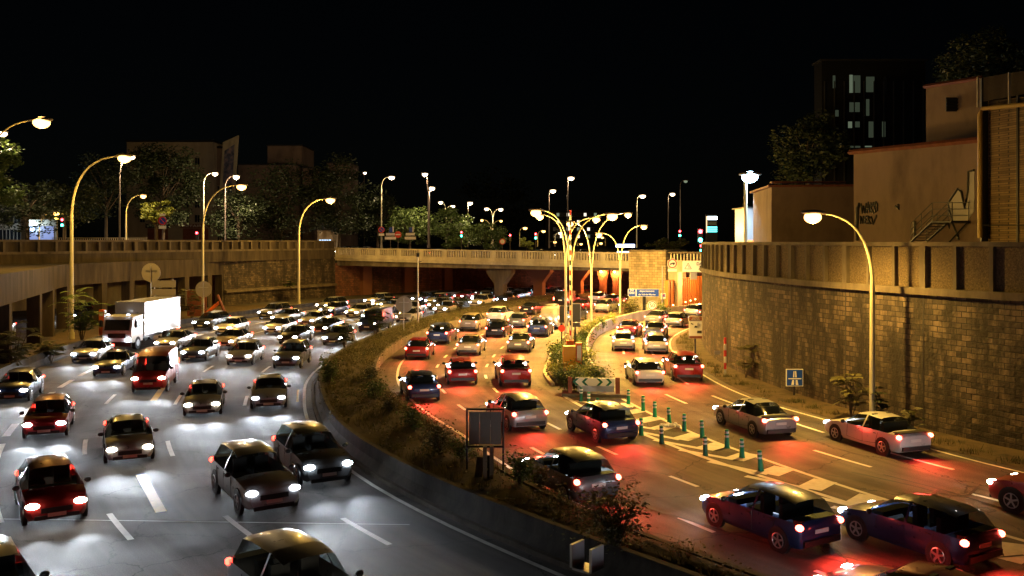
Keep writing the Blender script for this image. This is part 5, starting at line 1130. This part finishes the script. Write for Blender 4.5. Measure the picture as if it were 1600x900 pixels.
def make_lorry(facing, box):
    t = thing('lorry', '', 'lorry')
    MB().slab([(-.0, .6), (2.0, .6), (2.05, 1.5), (1.75, 2.6), (.0, 2.7)], -1.15, 1.15).build('cab', box[1], t)
    for c in t.children:
        for v in c.data.vertices: v.co = Vector((v.co.y, v.co.x + 2.4, v.co.z))
    weld(t.children[0])
    MB().box((0, 4.36, 1.98), (1.96, .04, .85), 0, .29).build('windscreen', CARGLASS0, t)
    MB().box((0, -1.4, 2.3), (2.4, 7.2, 2.7)).build('cargo_box', box[0], t)
    for x in (-1, 1):
        for z in (1.0, 3.6): MB().box((x * 1.19, -1.4, z), (.06, 7.22, .08)).build('box_rail', STEEL, t)
        MB().box((x * 1.16, 3.4, 2.05), (.03, .9, .65)).build('side_window', CARGLASS0, t); MB().box((x * 1.4, 4.2, 2.1), (.2, .1, .5)).build('mirror', BLACK, t)
        MB().box((x * .9, 4.46, .8), (.3, .08, .2)).build('headlight', E_HW, t); MB().box((x * 1.0, -5.04, .95), (.28, .06, .2)).build('taillight', E_TB, t); MB().box((x * .8, 4.2, 2.78), (.2, .1, .08)).build('marker_lamp', E_HD, t)
        for y in (3.3, -2.6, -3.7): wh = MB().tube([(x * .8, y, .5), (x * 1.16, y, .5)], .5, 18).build('wheel', RUBBER, t); MB().tube([(x * 1.165, y, .5), (x * 1.18, y, .5)], .26, 12).build('rim', STEEL, wh)
        beam(t, x * .9, 4.6, .8, (.84, .92, 1) if facing > 0 else (1, .95, .88), 620 if facing > 0 else 160)
    MB().box((0, -1.2, .75), (1.0, 8.6, .35)).build('chassis', BLACK, t); MB().box((0, 4.45, .5), (2.3, .14, .35)).build('bumper', BLACK, t); MB().box((0, -5.02, .6), (2.2, .12, .16)).build('rear_bar', SIGNR, t); MB().box((0, 4.46, 1.15), (1.4, .05, .35)).build('grille', BLACK, t)
    MB().box((0, -5.03, 2.3), (.03, .02, 2.5)).build('door_seam', BLACK, t)
    return t
CARGLASS0 = plain('cab_glass', (.012, .014, .016), .08, 0, .8)
rnd = random.Random(21)
cols = ['grey', 'black', 'silver', 'dark blue', 'white', 'black', 'grey', 'red', 'silver', 'beige']
kinds = ['hatchback', 'saloon', 'estate car', 'hatchback', 'van', 'saloon', 'hatchback', 'estate car']
LORRY = {(1, 'in the oncoming lane beside the outer barrier', 4): 'silver'}
def lane(line, facing, words, group, y0, y1, gap, s0, skip=()):
    s = s0; T = plen(line); k = 0; L = 0
    while s < T - 3:
        c = cut(line, s, s + 1.0)
        if len(c) > 1 and y0 < c[0].y < y1:
            d = (c[-1] - c[0]).normalized() * (1 if facing < 0 else -1)
            col, kind = rnd.choice(cols), rnd.choice(kinds)
            if (facing, words, k) in LORRY:
                col = LORRY[(facing, words, k)]; t = make_lorry(facing, (PAINTS[col], PAINTS['white' if col != 'white' else 'dark blue'])); t.location = (c[0].x, c[0].y, .005); t.rotation_euler = (0, 0, math.atan2(-d.x, d.y))
                tag(t, f'{col} box lorry, {ORD[k]} vehicle {words}', 'lorry', group); s += 6
            elif k < len(ORD): place(kind, facing, c[0], d, col, f'{col} {kind}, {ORD[k]} {words}', group, rnd.random() < .3, rnd.random() < .3)
            k += 1
        s += rnd.uniform(*gap) * (.62 if (len(c) and c[0].y > 62) else 1.0)
LG = 'oncoming traffic with white headlights on the left carriageway'; RG = 'traffic with red taillights on the middle carriageway'; SG = 'traffic with red taillights on the right carriageway'
for f_, wd, s0 in ((.12, 'in the oncoming lane beside the outer barrier', 19), (.3, 'in the second oncoming lane from the outer barrier', 14), (.5, 'in the central oncoming lane', 19), (.69, 'in the second oncoming lane from the median', 12), (.87, 'in the oncoming lane beside the median wall', 16)):
    lane(lerp_line(OUT, ML, f_), 1, wd, LG, 19, 150, (12, 21), s0)
for f_, wd, s0 in ((.2, 'in the left lane of the middle road', 19), (.5, 'in the centre lane of the middle road', 14), (.8, 'in the right lane of the middle road', 25)):
    lane(lerp_line(MR, R2, f_), -1, wd, RG, 19, 140, (12, 21), s0)
for f_, wd, s0 in ((.36, 'in the left lane of the right road', 15), (.72, 'in the right lane of the right road', 10)):
    lane(lerp_line(L3, R3, f_), -1, wd, SG, 19, 108, (12, 20), s0)
# cars on the covered side road and upper streets
k = 0
for off_, ys in ((-4.5, (58, 70, 83, 97)), (-8.5, (64, 77, 90, 104))):
    for y in ys:
        q = min(FAS, key=lambda v: abs(v.y - y)); i = FAS.index(q); d = (FAS[i - 1] - FAS[i + 1]).normalized(); q = q + Vector((-d.y, d.x)) * (-off_) * -1
        place(kinds[k % 4], 1, q, d, cols[k], f'{cols[k]} {kinds[k % 4]}, {ORD[k]} counted through the gaps between the left pillars', 'cars on the covered side road'); k += 1
for k, (px, Y) in enumerate(((534, 152), (553, 150), (572, 149))):
    q = W(px, 390, Y); t = place('hatchback', 1, Vector((q.x, Y)), Vector((-.1, -1)), cols[k], f'{cols[k]} hatchback with headlights shining through the balustrade, {ORD[k].replace("nearest", "first")} from the left', 'cars crossing the bridge'); t.location.z = 6.25
for k, (px, Y, dx) in enumerate(((690, 146, 1), (845, 137, 1), (905, 133, -1))):
    q = W(px, 390, Y); t = place('hatchback', -1, Vector((q.x, Y)), Vector((dx, -.6 * dx)), cols[k + 4], f'{cols[k+4]} hatchback crossing the bridge, {ORD[k].replace("nearest", "first")} from the left behind the balustrade', 'cars crossing the bridge'); t.location.z = 5.9
